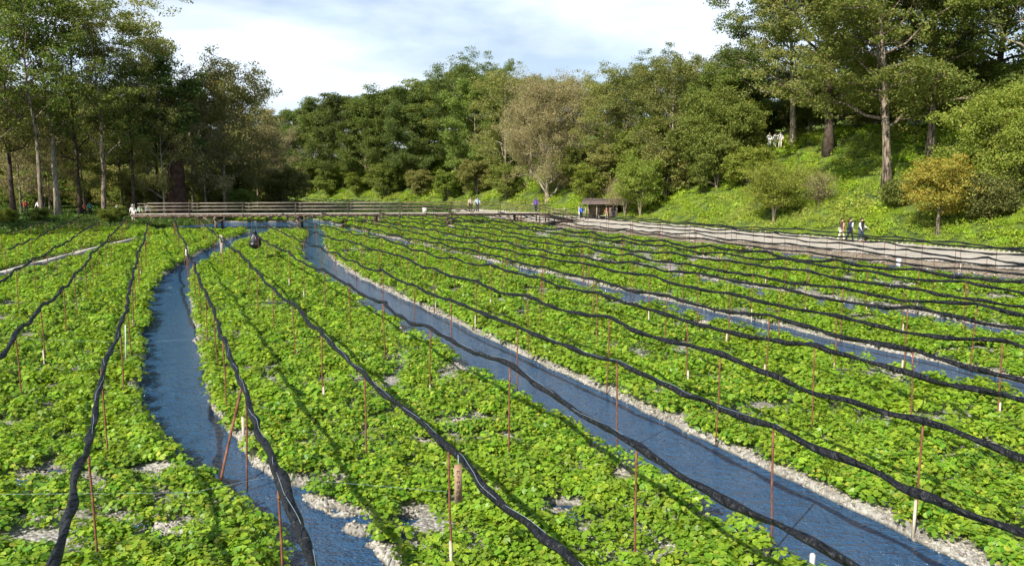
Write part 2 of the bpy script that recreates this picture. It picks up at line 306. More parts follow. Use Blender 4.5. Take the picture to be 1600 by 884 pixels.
def terrain(X, Y):
    s = SS(X, Y)
    dch = chan(X, Y); pd = patchd(X, Y)
    bed = .055 + .05 * (fbm(X * 2.2, Y * 2.2, 3, 3) - .5) + .06 * sstep(-.5, -.2, dch)
    pp = patchd(X, Y, ELLP); k = 1 - sstep(.8, 1.05, pp); bed = bed * (1 - k) + k * (-.05 + .16 * (fbm(X * 3, Y * 3, 9, 3) - .5))
    k = 1 - sstep(.55, 1.2, pd); bed = bed * (1 - k) + k * (.055 + .22 * (fbm(X * 3, Y * 3, 29, 3) - .5))
    z = bed * (1 - sstep(-.12, .10, dch)) + (-.22) * sstep(-.12, .10, dch)
    n = bankn(X, Y)
    sn = s
    pathz = .42 + .03 * (fbm(X, Y, 21, 3) - .5)
    z = np.where(sn > 41.0, np.maximum(z, pathz * sstep(41.0, 42.9, sn) - .12 * (1 - sstep(41, 42, sn))), z) if True else z
    far = sstep(96, 104, Y); z = z * (1 - far) + far * (.25 + .1 * fbm(X * .3, Y * .3, 4))
    h = np.clip(n, 0, 14.5); slope = h * .60 + np.clip(n - 14.5, 0, 60) * .15
    slope = slope * (1 + .18 * (fbm(X * .12, Y * .12, 31, 3) - .5)) + sstep(.5, 4, n) * .9 * (fbm(X * .35, Y * .35, 33, 3) - .5)
    z = np.where(n > 0, .40 + slope, z)
    ls = lshore(Y) - X
    lawn = .10 + .4 * sstep(0, 5, ls) + .015 * np.clip(ls, 0, 60) + .22 * (fbm(X * .25, Y * .25, 41, 3) - .5)
    k = sstep(-.3, .5, ls + 1.5 * (fbm(X * .5, Y * .5, 43, 2) - .5)); z = np.where(n > 0, z, z * (1 - k) + lawn * k)
    return z
def T1(x, y): return float(terrain(np.array([float(x)]), np.array([float(y)]))[0])
def hit(u, v):
    """where the ray of pixel (u,v) meets the ground"""
    a = (u - 800) / F_PX; b = (442 - v) / F_PX
    d = np.array([a, math.cos(PITCH) + b * math.sin(PITCH), -math.sin(PITCH) + b * math.cos(PITCH)])
    t = np.arange(6, 400, .1); X = d[0] * t; Y = d[1] * t; Z = CAM_H + d[2] * t
    g = terrain(X, Y); k = np.nonzero(Z < g)[0]
    k = k[0] if len(k) else len(t) - 1
    return float(X[k]), float(Y[k]), float(g[k])
def bank_at(u, n):
    Y = np.arange(20, 400, .1); X = (u - 800) / F_PX / 1.008 * Y; d = bankn(X, Y) - n
    k = np.nonzero(d > 0)[0]; k = k[0] if len(k) else 0
    return float(X[k]), float(Y[k]), T1(X[k], Y[k])
def height_to(v, y, z): return CAM_H + (HOR - v) / F_PX * y - z

# ---- ground sheets
M['soil'] = mat('forest soil and moss', (.05, .08, .018), .95, (.14, .20, .03), .8, .6, 6, coord='Object', dist=.1)
def ground_sheet():
    ny, nx = 620, 560
    ty = np.linspace(0, 1, ny); Yv = 4.2 * (230 / 4.2) ** ty
    Yv = np.concatenate([[2.0, 3.2], Yv]); ny = len(Yv)
    tx = np.linspace(-1, 1, nx)
    Y = np.repeat(Yv[:, None], nx, 1); X = tx[None, :] * (Yv[:, None] * .80 + 5)
    Z = terrain(X, Y)
    V = np.stack([X, Y, Z], -1).reshape(-1, 3)
    i = (np.arange(ny - 1)[:, None] * nx + np.arange(nx - 1)[None, :])
    F = np.stack([i, i + 1, i + nx + 1, i + nx], -1).reshape(-1, 4)
    cx = V[F].mean(1); s = SS(cx[:, 0], cx[:, 1]); n = bankn(cx[:, 0], cx[:, 1]); ls = lshore(cx[:, 1]) - cx[:, 0]
    grav = (n < 0) & (ls < 0.3) & (cx[:, 1] < 98) & (s < 42.5 + .8 * (fbm(cx[:, 0] * .8, cx[:, 1] * .8, 23, 3) - .5))
    path = (n < 0) & ~grav & (s > 41) & (cx[:, 1] < 125) & (ls < 0)
    me = mesh_np('ground', V, F, [M['soil'], M['gravel'], M['pathgravel'], M['bankgravel']], True, np.where(grav & (s > 40.5), 3, np.where(grav, 1, np.where(path, 2, 0))))
    tag(link('ground', me), kind='structure')
    # the land beyond, to the horizon
    a = 2500; b = MB()
    V = np.array([[-a, -a, -.35], [a, -a, -.35], [a, a, -.35], [-a, a, -.35]])
    tag(link('terrain', mesh_np('terrain', V, np.array([[0, 1, 2, 3]]), [M['soil']])), kind='structure')
    V = np.array([[-75, 1, 0], [75, 1, 0], [75, 105, 0], [-75, 105, 0]])
    tag(link('water', mesh_np('water', V, np.array([[0, 1, 2, 3]]), [M['water']])), kind='structure')
ground_sheet()

# ------------------------------------------------------------------ scatter by geometry nodes (ground cover only)
def scatter(name, pts, rots, scl, idx, variants, label, cat):
    src = bpy.data.collections.new(name + ' kinds')
    for k, me in enumerate(variants):
        o = bpy.data.objects.new('%s kind %02d' % (name, k), me); src.objects.link(o)
    me = bpy.data.meshes.new(name); me.vertices.add(len(pts)); me.vertices.foreach_set('co', np.asarray(pts, np.float32).reshape(-1))
    a = me.attributes.new('rot', 'FLOAT_VECTOR', 'POINT'); a.data.foreach_set('vector', np.asarray(rots, np.float32).reshape(-1))
    a = me.attributes.new('scl', 'FLOAT', 'POINT'); a.data.foreach_set('value', np.asarray(scl, np.float32))
    a = me.attributes.new('idx', 'INT', 'POINT'); a.data.foreach_set('value', np.asarray(idx, np.int32))
    for mm in variants[0].materials: me.materials.append(mm)
    o = link(name, me)
    g = bpy.data.node_groups.new(name, 'GeometryNodeTree')
    g.interface.new_socket('Geometry', in_out='INPUT', socket_type='NodeSocketGeometry'); g.interface.new_socket('Geometry', in_out='OUTPUT', socket_type='NodeSocketGeometry')
    gi = N(g, 'NodeGroupInput'); go = N(g, 'NodeGroupOutput'); ip = N(g, 'GeometryNodeInstanceOnPoints'); ci = N(g, 'GeometryNodeCollectionInfo')
    ci.inputs['Collection'].default_value = src; ci.inputs['Separate Children'].default_value = True; ci.inputs['Reset Children'].default_value = True
    ip.inputs['Pick Instance'].default_value = True
    def att(nm, ty): n = N(g, 'GeometryNodeInputNamedAttribute'); n.data_type = ty; n.inputs['Name'].default_value = nm; return n.outputs['Attribute']
    K = g.links.new
    K(gi.outputs[0], ip.inputs['Points']); K(ci.outputs[0], ip.inputs['Instance'])
    K(att('idx', 'INT'), ip.inputs['Instance Index']); K(att('scl', 'FLOAT'), ip.inputs['Scale']); K(att('rot', 'FLOAT_VECTOR'), ip.inputs['Rotation'])
    K(ip.outputs[0], go.inputs[0])
    md = o.modifiers.new('scatter', 'NODES'); md.node_group = g
    return tag(o, label, cat, kind='stuff')

def leaf_fan(rng, c, nrm, r, spin, cup=.18, k=8):
    """a round kidney leaf: rim around a sunken middle, notch at the stalk"""
    nrm = nrm / np.linalg.norm(nrm); a = np.cross(nrm, [math.cos(spin), math.sin(spin), .01]); a /= np.linalg.norm(a); b = np.cross(nrm, a)
    th = np.linspace(.32, 2 * np.pi - .32, k); rr = r * (1 + .08 * np.sin(5 * th + spin)) * (1 - .10 * np.cos(th))
    wob = cup * r * (.6 + .5 * np.sin(3 * th + spin * 3))
    rim = c + rr[:, None] * (np.cos(th)[:, None] * a + np.sin(th)[:, None] * b) + wob[:, None] * nrm
    V = np.vstack([c - .0 * nrm, rim]); F = np.array([[0, i, i + 1] for i in range(1, k)])
    return V, F
def wasabi_clump(seed, nl=34, R=.25, H=.34):
    rng = np.random.default_rng(seed); Vs = []; Fs = []; n = 0; mi = []
    for i in range(nl):
        t = math.sqrt((i + .5) / nl); ang = i * 2.4 + rng.normal(0, .4); rad = R * t * rng.uniform(.7, 1.15)
        z = H * (1 - .45 * t * t) * rng.uniform(.72, 1.08)
        c = np.array([rad * math.cos(ang), rad * math.sin(ang), z])
        nrm = np.array([math.cos(ang) * t * .75 + rng.normal(0, .33), math.sin(ang) * t * .75 + rng.normal(0, .33), 1.0])
        V, F = leaf_fan(rng, c, nrm, rng.uniform(.025, .049) * (1.4 if i % 9 == 4 else 1), ang + rng.normal(0, .7)); Vs.append(V); Fs.append(F + n); n += len(V); mi += [0] * len(F)
        s0 = c * np.array([.25, .25, 0]) + np.array([0, 0, -.08]); side = np.array([-math.sin(ang), math.cos(ang), 0]) * .003
        V = np.array([s0 - side, s0 + side, c]); Vs.append(V); Fs.append(np.array([[0, 1, 2]]) + n); n += 3; mi += [1]
    return mesh_np('wasabi_clump', np.vstack(Vs), [np.vstack(Fs)], [M['wasabi'], M['stemgreen']], False, mi)
CL = [wasabi_clump(100 + i, nl=40 + i % 4 * 4, R=.22 + .02 * (i % 3), H=.25 + .03 * (i % 4)) for i in range(8)]

def bed_points():
    out = []
    for y0, y1, dens in ((4.5, 14, 27), (14, 26, 16), (26, 45, 9.5), (45, 72, 5.5), (72, 100, 3.2)):
        area = (y1 - y0) * (y1 * .8 + 6) * 2; n = int(area * dens)
        Y = RNG.uniform(y0, y1, n); X = RNG.uniform(-1, 1, n) * (y1 * .8 + 6)
        k = np.abs(X) < Y * .72 + 2.5; out.append(np.stack([X[k], Y[k], np.full(k.sum(), {27: .86, 16: 1.0, 9.5: 1.2, 5.5: 1.5, 3.2: 1.9}[dens])], 1))
    p = np.vstack(out); X, Y = p[:, 0], p[:, 1]
    d = chan(X, Y); s = SS(X, Y); pd = patchd(X, Y, ELLP)
    inset = np.where((s > 8.6) & (s < 12), .10, .06) + .16 * (fbm(X * 1.3, Y * 1.3, 77, 2) - .3)
    lu = curve(Y, w1l); inset = np.where(X < lu, .04, inset)
    thin = fbm(X * .35, Y * 1.3, 55, 3); keep = (d < -inset) & (pd > 1.0) & (thin < np.where(Y < 16, .80, .71)) & (s < 37.9) & (lshore(Y) - X < -.6)
    keep &= ~((thin > .64) & (Y > 16) & (RNG.uniform(0, 1, len(X)) < .5))
    keep &= ~((s > 26.2) & (s < 38.6) & (fbm(X * .25 + 3, Y * .25, 91, 3) > .62))
    kx = np.interp(Y, [a[1] for a in KERB], [a[0] for a in KERB]); on = (Y < KERB[-1][1]) & (Y > KERB[0][1] if KERB[0][1] < KERB[-1][1] else True)
    keep &= ~(on & (np.abs(X - kx) < 1.0) & (Y > KERB[0][1]) & (X < -5))
    return p[keep]
bp_ = bed_points()
sB = SS(bp_[:, 0], bp_[:, 1]); xl = curve(bp_[:, 1], w1l)
regions = [('wasabi_bed', bp_[:, 0] < xl, 'broad bed of bright green leafy wasabi left of the curving channel'),
           ('wasabi_bed', (bp_[:, 0] >= xl) & (sB < 8.4), 'leafy wasabi bed between the curving channel and the straight blue channel'),
           ('wasabi_bed', (sB >= 8.4) & (sB < 19), 'bright leafy wasabi bed just right of the straight blue channel'),
           ('wasabi_bed', (sB >= 19) & (sB < 25.5), 'narrow wasabi bed between the two channels in the right half'),
           ('wasabi_bed', sB >= 25.5, 'far wasabi bed rows running below the gravel path')]
for nm, k, lab in regions:
    if nm and k.sum():
        q = bp_[k]; n = len(q); print('bed', n)
        Z = terrain(q[:, 0], q[:, 1]); rot = np.stack([RNG.normal(0, .12, n), RNG.normal(0, .12, n), RNG.uniform(0, 6.28, n)], 1)
        hgt = .78 + .45 * fbm(q[:, 0] * .7, q[:, 1] * .7, 61, 3)
        scatter(nm, np.stack([q[:, 0], q[:, 1], np.maximum(Z, -.02) - .02], 1), rot, q[:, 2] * hgt * RNG.uniform(.75, 1.15, n), RNG.integers(0, 8, n), CL, lab, 'wasabi bed')

# pebbles along the banks and in the bare patches
def pebble(seed):
    rng = np.random.default_rng(seed); import bmesh
    bm = bmesh.new(); bmesh.ops.create_icosphere(bm, subdivisions=1, radius=.5); s = rng.uniform(.6, 1.2, 3) * (1, 1, .6)
    for v in bm.verts: v.co = Vector((v.co.x * s[0], v.co.y * s[1], v.co.z * s[2])) * rng.uniform(.85, 1.12)
    me = bpy.data.meshes.new('pebble'); bm.to_mesh(me); bm.free(); me.materials.append(M['pebble'])
    me.polygons.foreach_set('use_smooth', np.ones(len(me.polygons), dtype=bool)); return me
PB = [pebble(i) for i in range(6)]
def pebbles():
    out = []
    for y0, y1, dens, sz in ((4.5, 12, 520, .042), (12, 20, 260, .055), (20, 34, 100, .08), (34, 60, 26, .13)):
        n = int((y1 - y0) * (y1 * .8 + 4) * 2 * dens); Y = RNG.uniform(y0, y1, n); X = RNG.uniform(-1, 1, n) * (y1 * .8 + 4)
        k = np.abs(X) < Y * .72 + 1.5; X, Y = X[k], Y[k]; d = chan(X, Y); pd = patchd(X, Y); s = SS(X, Y)
        k = (((d > -.42) & (d < .06)) | ((pd < 1.1) & (d < 0))) & (s < 41.5) & (lshore(Y) < X)
        k &= ~((X < curve(Y, w1l) + .3) & (pd > 1.1))
        X, Y = X[k], Y[k]; Z = terrain(X, Y); k = Z > -.035; out.append(np.stack([X[k], Y[k], Z[k], sz * RNG.uniform(.45, 1.5, k.sum())], 1))
    return np.vstack(out)
pb = pebbles(); n = len(pb); print('pebbles', n)
scatter('gravel', pb[:, :3], RNG.uniform(0, 6.28, (n, 3)) * (.1, .1, 1), pb[:, 3], RNG.integers(0, 6, n), PB, 'pale river gravel edging the water channels and bare patches', 'gravel')

# herbs on the right bank, grass on the left bank and beyond the bridge
def tuft(seed, nl, R, H, mt, blade=False, ls=.09):
    rng = np.random.default_rng(seed); Vs = []; Fs = []; n = 0
    for i in range(nl):
        a = rng.uniform(0, 6.28); r = R * math.sqrt(rng.uniform(0, 1))
        if blade:
            h = H * rng.uniform(.5, 1.1); p = np.array([r * math.cos(a), r * math.sin(a), 0]); q = p + np.array([rng.normal(0, .35) * h, rng.normal(0, .35) * h, h]); s = np.array([math.cos(a * 3), math.sin(a * 3), 0]) * .012 * (1 + R)
            V = np.array([p - s, p + s, q]); F = np.array([[0, 1, 2]])
        else:
            z = H * (1 - (r / R) ** 2 * .6) * rng.uniform(.35, 1.1); c = np.array([r * math.cos(a), r * math.sin(a), z])
            nr = np.array([math.cos(a) * r / R + rng.normal(0, .5), math.sin(a) * r / R + rng.normal(0, .5), 1.]); V, F = leaf_fan(rng, c, nr, ls * rng.uniform(.6, 1.3), a, .2, 5)
        Vs.append(V); Fs.append(F + n); n += len(V)
    return mesh_np('tuft', np.vstack(Vs), [np.vstack(Fs)], [mt])
BK = [tuft(i, 90, .5, .36, M['bank'], ls=.048) for i in range(4)] + [tuft(20 + i, 90, .45, .55, M['bank'], True) for i in range(2)] + [tuft(40, 100, .6, .7, M['bank'], ls=.065)]
n = 60000
Yb = 24 * (205 / 24) ** RNG.uniform(0, 1, n); Xb = RNG.uniform(-.55, .78, n) * Yb
nb = bankn(Xb, Yb); k = (nb > .0) & (nb < 21) & (RNG.uniform(0, 1, n) < np.where(Yb < 100, .9, .8)); Xb, Yb, nb = Xb[k], Yb[k], nb[k]; Zb = terrain(Xb, Yb); n = len(Xb); print('bank', n)
sc = np.interp(Yb, [25, 60, 120, 200], [.75, .95, 1.5, 2.2]) * RNG.uniform(.6, 1.25, n) * (.55 + .8 * fbm(Xb * .4, Yb * .4, 88, 3)) * np.interp(nb, [0, 1.2], [.45, 1])
scatter('bank_herbs', np.stack([Xb, Yb, Zb - .05], 1), np.stack([RNG.normal(0, .2, n), RNG.normal(-.15, .2, n), RNG.uniform(0, 6.28, n)], 1), sc, RNG.integers(0, 7, n), BK, 'bright green herbs and creepers covering the steep right bank', 'herbs')
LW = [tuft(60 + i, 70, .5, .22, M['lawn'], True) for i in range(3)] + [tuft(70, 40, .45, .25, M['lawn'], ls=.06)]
n = 26000
Yb = RNG.uniform(52, 150, n); Xb = RNG.uniform(-1.15, .12, n) * Yb * .8
ls_ = lshore(Yb) - Xb; nb = bankn(Xb, Yb); k = ((ls_ > .2) | (Yb > 98)) & (nb < 0) & ~((SS(Xb, Yb) > 42) & (Yb < 125)) & ~((np.abs(Yb - 93 - .02 * Xb) < 1.6) & (Xb < -44)); Xb, Yb = Xb[k], Yb[k]; Zb = terrain(Xb, Yb); n = len(Xb)
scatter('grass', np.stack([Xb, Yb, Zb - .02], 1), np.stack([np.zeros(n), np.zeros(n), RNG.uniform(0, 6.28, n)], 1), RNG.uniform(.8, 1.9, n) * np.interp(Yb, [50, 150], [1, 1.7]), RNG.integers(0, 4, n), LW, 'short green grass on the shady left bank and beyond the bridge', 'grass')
# path in the wood at the left
V = []; 
for i in range(30):
    x = -72 + i * 1.0; y = 93 + .02 * x + .4 * math.sin(i * .4)
    for dy in (-1.4, 1.4): V.append((x, y + dy, T1(x, y + dy) + .06))
V = np.array(V); F = np.array([[2 * i, 2 * i + 2, 2 * i + 3, 2 * i + 1] for i in range(29)])
tag(link('path', mesh_np('path', V, F, [M['pathgravel']])), kind='structure')

# low kerb wall across the left beds
ax = MB(); kk = np.array([(x, y, .10) for x, y in KERB])
for a, b2 in zip(kk[:-1], kk[1:]): ax.beam(a, b2 + (b2 - a) * .003, .34, .34)
ke = ax.build('low_stone_kerb', mat('kerb stone', (.38, .36, .31), .9, (.56, .54, .48), 3, .5, 14)); tag(ke, 'low pale stone kerb running across the left wasabi beds', 'kerb')

# ------------------------------------------------------------------ net rolls and stakes
ROWS = [(-9.3, 46, 66, 1.2), (-7.2, 36, 70, 2.0), (-5.1, 14, 62, .4), (-3.05, 11, 67, 0), (-1.05, 5.0, 66, .25), (1.05, 4.6, 70, -.9), (3.15, 4.5, 70, 0), (5.4, 4.6, 43.5, .3), (7.45, 5.6, 72, .7), (9.55, 7, 73, 1.1), (11.6, 9, 74, 1.45), (13.65, 10, 74, 1.8), (15.6, 12, 75, 2.2), (17.35, 13, 75, 2.5),
        (19.5, 15, 76, 2.9), (21.5, 17, 76, 3.3), (24.0, 19, 77, .4), (26.3, 21, 77, .8), (28.6, 23, 77, 1.2), (31.0, 25, 77, 1.6), (33.6, 27, 77, 2.0), (36.2, 29, 77, 2.4), (38.6, 31, 77, 2.8), (40.9, 33, 77, 3.2)]
ORD = ['first', 'second', 'third', 'fourth', 'fifth', 'sixth', 'seventh', 'eighth', 'ninth', 'tenth', 'eleventh', 'twelfth', 'thirteenth', 'fourteenth', 'fifteenth', 'sixteenth', 'seventeenth', 'eighteenth', 'nineteenth', 'twentieth', 'twenty first', 'twenty second', 'twenty third', 'twenty fourth', 'twenty fifth']
NOTE = {4: 'that runs down to the lower left corner', 5: 'that crosses the curving channel near the viewer', 6: 'with the wooden tag hanging from it', 7: 'ending at the black bag', 8: 'crossing the straight blue channel lower right', 17: 'hanging slack over the narrow grey channel'}
STEP = 3.45; stakes = []; RT = 1.62
def rowx(S, y): return S - .455 * y
for ri, (S, y0, y1, ph) in enumerate(ROWS):
    first = 8.5 + ph
    ys = [first + STEP * k for k in range(-2, 30)]; ys = [y + random.uniform(-.12, .12) for y in ys if y < y1 + 1]
    ys = [y for y in ys if y > y0 - 4.5]
    tops = {}
    for y in ys: tops[y] = RT + random.uniform(-.09, .07)
    lean = {y: random.uniform(-.08, .08) for y in ys}
    Yk = np.array(ys); Zk = np.array([tops[y] for y in ys]); Lk = np.array([lean[y] for y in ys])
    yy = []; y = max(y0 - .6, 4.2)
    while y < y1: yy.append(y); y += max(.07, .0075 * y)
    yy = np.array(yy); z = np.interp(yy, Yk, Zk); xo = np.interp(yy, Yk, Lk)
    ki = np.clip(np.searchsorted(Yk, yy) - 1, 0, len(Yk) - 2); tt = np.clip((yy - Yk[ki]) / (Yk[ki + 1] - Yk[ki]), 0, 1)
    amp = .05 + .075 * vnoise(ki * 1.0 + ri * 7, ki * 0.0 + 3, 5)
    if ri == 17: amp = amp * 2.0
    z = z + .03 - amp * (4 * tt * (1 - tt)) + .11 * (fbm(yy * 1.25, yy * 0 + ri * 9.7, 11, 3) - .5)
    xo = xo + .14 * (fbm(yy * .9, yy * 0 + ri * 3.3, 13, 3) - .5) + .05 * (vnoise(yy * 2.4, yy * 0 + ri, 14) - .5)
    r = (.038 if S < 15 else .040) * (1 + .55 * (fbm(yy * 2.3, yy * 0 + ri, 17, 2) - .5)) * (1.35 if ri == 17 else 1)
    if ri == 5: r = r * np.interp(yy, [4, 6.6, 7.4, 8.3, 9], [1, 1.25, 2.0, 1.0, 1])
    net_pts = np.stack([rowx(S, yy) + xo, yy, z], 1)
    twist = yy[:, None] * 5.5 + 2.5 * vnoise(yy * .8, yy * 0 + ri, 19)[:, None]
    b = MB(); b.tube(net_pts, r, 12 if y0 < 20 else 8, lump=lambda n_, th: 1 + .24 * np.cos(2 * th[None, :] + twist) + .12 * np.cos(3 * th[None, :] - 1.3 * twist))
    o = b.build('net_roll', M['net'], None, True)
    lab = 'rolled black shade net on stakes, %s row from the left' % ORD[ri] + ((' ' + NOTE[ri]) if ri in NOTE else '')
    tag(o, ' '.join(lab.split()[:16]), 'net roll', 'rolled shade nets strung over the beds')
    if y0 < 6:
        k = (yy < 15) & (yy > (4 if ri in (5, 6) else 9)); q = net_pts[k] + np.stack([.75 * r[k] * np.sin(yy[k] * 2.3), 0 * yy[k], r[k] * (.62 + .5 * np.cos(yy[k] * 2.3) ** 2)], 1)
        b = MB(); b.tube(q, .0019, 4); b.build('twine', M['twine'], o)
    for j, y in enumerate(ys):
        if y < 4.4 or y > y1 + .5: continue
        x = rowx(S, y) + lean[y]
        if abs(x) > y * .70: continue
        stakes.append((y, x, tops[y], ri, S, lean[y]))
# second line of rolls beyond the bridge
for q, S in enumerate([12, 15, 18, 21, 24.5, 28, 31.5, 35]):
    yy = np.arange(86, 150, .6); z = 1.5 + .10 * np.sin(yy * 1.7 + q) + .05 * np.sin(yy * 3.1)
    b = MB(); b.tube(np.stack([S - .455 * yy, yy, z], 1), .06, 5); o = b.build('net_roll', M['net'], None, True)
    tag(o, 'far black shade net roll behind the bridge, %s from the left' % ORD[q], 'net roll', 'rolled shade nets beyond the bridge')
stakes.sort(key=lambda a: -(1 / a[0])); stakes.sort(key=lambda a: a[0])
print('stakes', len(stakes))
rodm = []; pegm = []
for k in range(6):
    rr = random.Random(k); b = MB(); bx = rr.uniform(-.02, .02)
    b.tube([(bx, 0, -.25), (bx * .5, .006, .4), (-.004, -.006, .9), (0, 0, 1.3), (0, 0, RT)], .0135, 8); b.tube([(0, 0, RT * .86), (0, 0, RT * .862 + .02)], .019, 8)
    rodm.append(b.mesh('rod', M['rust'], True))
for k in range(3):
    b = MB(); b.box((.035, 0, .10), (.035, .03, .52 + .06 * k), rz=.4 * k); b.box((.035, 0, .365 + .03 * k), (.028, .022, .02), rz=.4 * k); pegm.append(b.mesh('peg', M['pegwood']))
def in_water(x, y): return float(chan(np.array([x]), np.array([y]))[0]) > .1
cnt = {}; restV = MB(); rest = 0
GRP = 'rusty stakes holding up the net rolls'
for i, (y, x, top, ri, S, ln) in enumerate(stakes):
    cnt[ri] = cnt.get(ri, 0) + 1
    g = max(T1(x, y), -.2)
    if i >= 300:
        restV.tube([(x - ln * .5, y, g), (x, y, top)], .013, 4); rest += 1; continue
    lab = 'thin rusty stake, %s from the front, in the %s net row from the left' % (ORD[cnt[ri] - 1], ORD[ri])
    peg = random.random() < (.38 if y < 30 else .2)
    tx, ty = random.uniform(-.03, .03), random.uniform(-.03, .03)
    if y < 45:
        e = empty('stake', (x, y, 0)); e.rotation_euler = (tx, ty, random.uniform(0, 6)); e.scale = (1, 1, top / RT)
        tag(e, lab, 'stake', GRP); link('rod', rodm[i % 6], e)
        if peg: p_ = link('peg', pegm[i % 3], e); p_.location = (0, 0, max(g, 0) + .02)
    else:
        o = link('stake', rodm[i % 6]); o.location = (x, y, 0); o.rotation_euler = (tx, ty, 0); o.scale = (1, 1, top / RT); tag(o, lab, 'stake', GRP)
if rest: tag(restV.build('stakes', M['rust']), 'the farthest thin rusty stakes under the net rolls near the bridge', 'stake', kind='stuff')

# odd stakes seen singly
def single(u0, v0, u1, v1, zt, r, mt, name, lab, cat='stake', k=8, zb=0.0):
    x1, y1 = P(u1, v1, zb); x0, y0 = P(u0, v0, zt)
    b = MB(); b.tube([(x1, y1, zb - .15), ((x0 + x1) / 2 + .01, (y0 + y1) / 2, (zb + zt) / 2), (x0, y0, zt)], r, k); o = b.build(name, mt, None, True); tag(o, lab, cat)
single(378, 603, 335, 777, 1.35, .022, M['rust'], 'stake', 'leaning rusty stake rising from the water of the curving channel')
single(196, 508, 196, 576, 1.2, .016, M['white'], 'stake', 'white thin stake at the left edge of the curving channel')
def square(u, v0, v1, w, mt, lab):
    x, y = P(u, v1, .0); h = (v1 - v0) / F_PX * y * 1.02; b = MB(); b.box((x, y, h / 2 - .1), (w, w * .8, h + .2), rz=.4); b.box((x, y, h + .006), (w * .8, w * .6, .012), rz=.4); tag(b.build('stake', mt), lab, 'stake')
square(381, 650, 688, .05, M['pegwood'], 'short pale wooden stake at the right edge of the curving channel')
square(347, 368, 405, .16, M['pegwood'], 'pale square wooden post standing where the curving channel bends')
square(293, 386, 408, .17, M['white'], 'short whitish post left of the channel bend under the fifth net row')
square(1404, 404, 417, .22, M['white'], 'short white post standing in the water below the gravel path')
square(1268, 862, 900, .05, M['white'], 'white wooden stake top at the bottom edge in the blue channel')
# thin wires across the beds
def wire(pts, lab, r=.0011):
    q = np.array(pts); t = np.linspace(0, 1, len(q)); tt = np.linspace(0, 1, 40); q = np.stack([np.interp(tt, t, q[:, k]) for k in range(3)], 1)
    b = MB(); b.tube(q, r, 4); tag(b.build('wire', M['twine']), lab, 'wire')
wa = P(-30, 772, 1.25); wb = P(300, 765, 1.3); wc = P(430, 742, 1.3)
wire([(*wa, 1.25), (*wb, 1.27), (*wc, 1.3)], 'thin pale wire stretched across the lower left between two net rows')
wa = P(940, 672, 1.45); wb = P(1050, 695, 1.45)
wire([(*P(430, 745, .9), .9), (*P(700, 768, .9), .9)], 'thin pale wire low over the plants in front of the wooden tag')
wire([(*P(0, 528, 1.2), 1.2), (*P(205, 535, 1.2), 1.2), (*P(340, 528, 1.2), 1.2)], 'thin pale wire stretched over the left bed halfway up')

# wooden tag hanging from the net row
tx_, ty_ = rowx(3.15, 8.45), 8.45
tg = empty('wooden_tag', (*P(716, 755, 1.3), 1.3), .12); tag(tg, 'narrow brown wooden tag with faded handwriting hanging from a net roll', 'tag')
px_m = tg.location.y / F_PX
b = MB(); b.box((0, 0, 0), (.085, .012, .43)); b.box((0, 0, .2165), (.06, .010, .003)); b.build('board', mat('tag wood', (.30, .19, .12), .85, (.42, .29, .20), 7, .3, 30, dist=.004), tg)
b = MB(); b.tube([(0, 0, .21), (.008, 0, .25), (.0, 0, .33)], .004, 5); b.build('string', M['twine'], tg)
b = MB(); rr = random.Random(3)                           # the brush strokes
def stroke(x0, z0, x1, z1, w=.004): b.beam((x0, -.0075, z0), (x1, -.0075, z1), .002, w)
for zc, ch in ((.13, 'a'), (.075, 'b'), (.02, 'c'), (-.04, 'd'), (-.10, 'e'), (-.16, 'f')):
    S_ = {'a': [(-.02, .015, .02, .018), (0, .025, -.018, -.02), (.002, .01, .02, -.02)], 'b': [(-.018, .01, .0, .015), (.0, .02, .0, -.02), (.01, .01, .02, -.01)], 'c': [(-.02, 0, .02, .005), (-.005, .02, -.01, -.02), (.01, .015, .015, -.02)],
          'd': [(-.02, .02, .02, .02), (-.02, .005, .02, .005), (-.02, -.012, .02, -.012), (0, .02, 0, -.012)], 'e': [(-.02, .018, .02, .018), (-.015, .018, -.02, -.02), (.015, .018, .018, -.018), (-.012, 0, .012, 0)], 'f': [(-.018, .018, .018, .018), (-.018, .018, -.018, -.02), (.018, .018, .018, -.02), (-.018, -.02, .018, -.02), (-.018, 0, .018, 0)]}[ch]
    for s_ in S_: stroke(s_[0], zc + s_[1], s_[2], zc + s_[3])
b.build('handwriting', mat('faded ink', (.03, .02, .018), .9), tg)

# black bag at the end of the eighth row
bx_, by_ = P(398, 372, 1.3)
Yb_ = 44.2; bx_ = (398 - 800) / F_PX / 1.0 * Yb_
import bmesh
bm = bmesh.new(); bmesh.ops.create_icosphere(bm, subdivisions=4, radius=1)
for v in bm.verts:
    a = math.atan2(v.co.y, v.co.x); zz = v.co.z; prof = (.55 + .45 * (1 - zz) / 2) if zz > -.3 else 1
    w = 1 + .10 * math.sin(5 * a + 3 * zz) + .06 * math.sin(11 * a) * (zz + 1)
    v.co = Vector((v.co.x * .22 * prof * w, v.co.y * .20 * prof * w, zz * .42))
me = bpy.data.meshes.new('black_bag'); bm.to_mesh(me); bm.free(); me.materials.append(M['blackbag']); me.polygons.foreach_set('use_smooth', np.ones(len(me.polygons), dtype=bool))
bg_ = link('black_bag', me); bg_.location = (bx_, Yb_, 1.30); bg_.scale = (1.75, 1.6, 1.15); tag(bg_, 'black bundled net bag hanging over the channel bend', 'bag')
b = MB(); b.tube([(0, 0, .36), (.02, 0, .45), (-.02, .0, .52)], [.07, .05, .06], 8); b.build('knot', M['blackbag'], bg_, True)

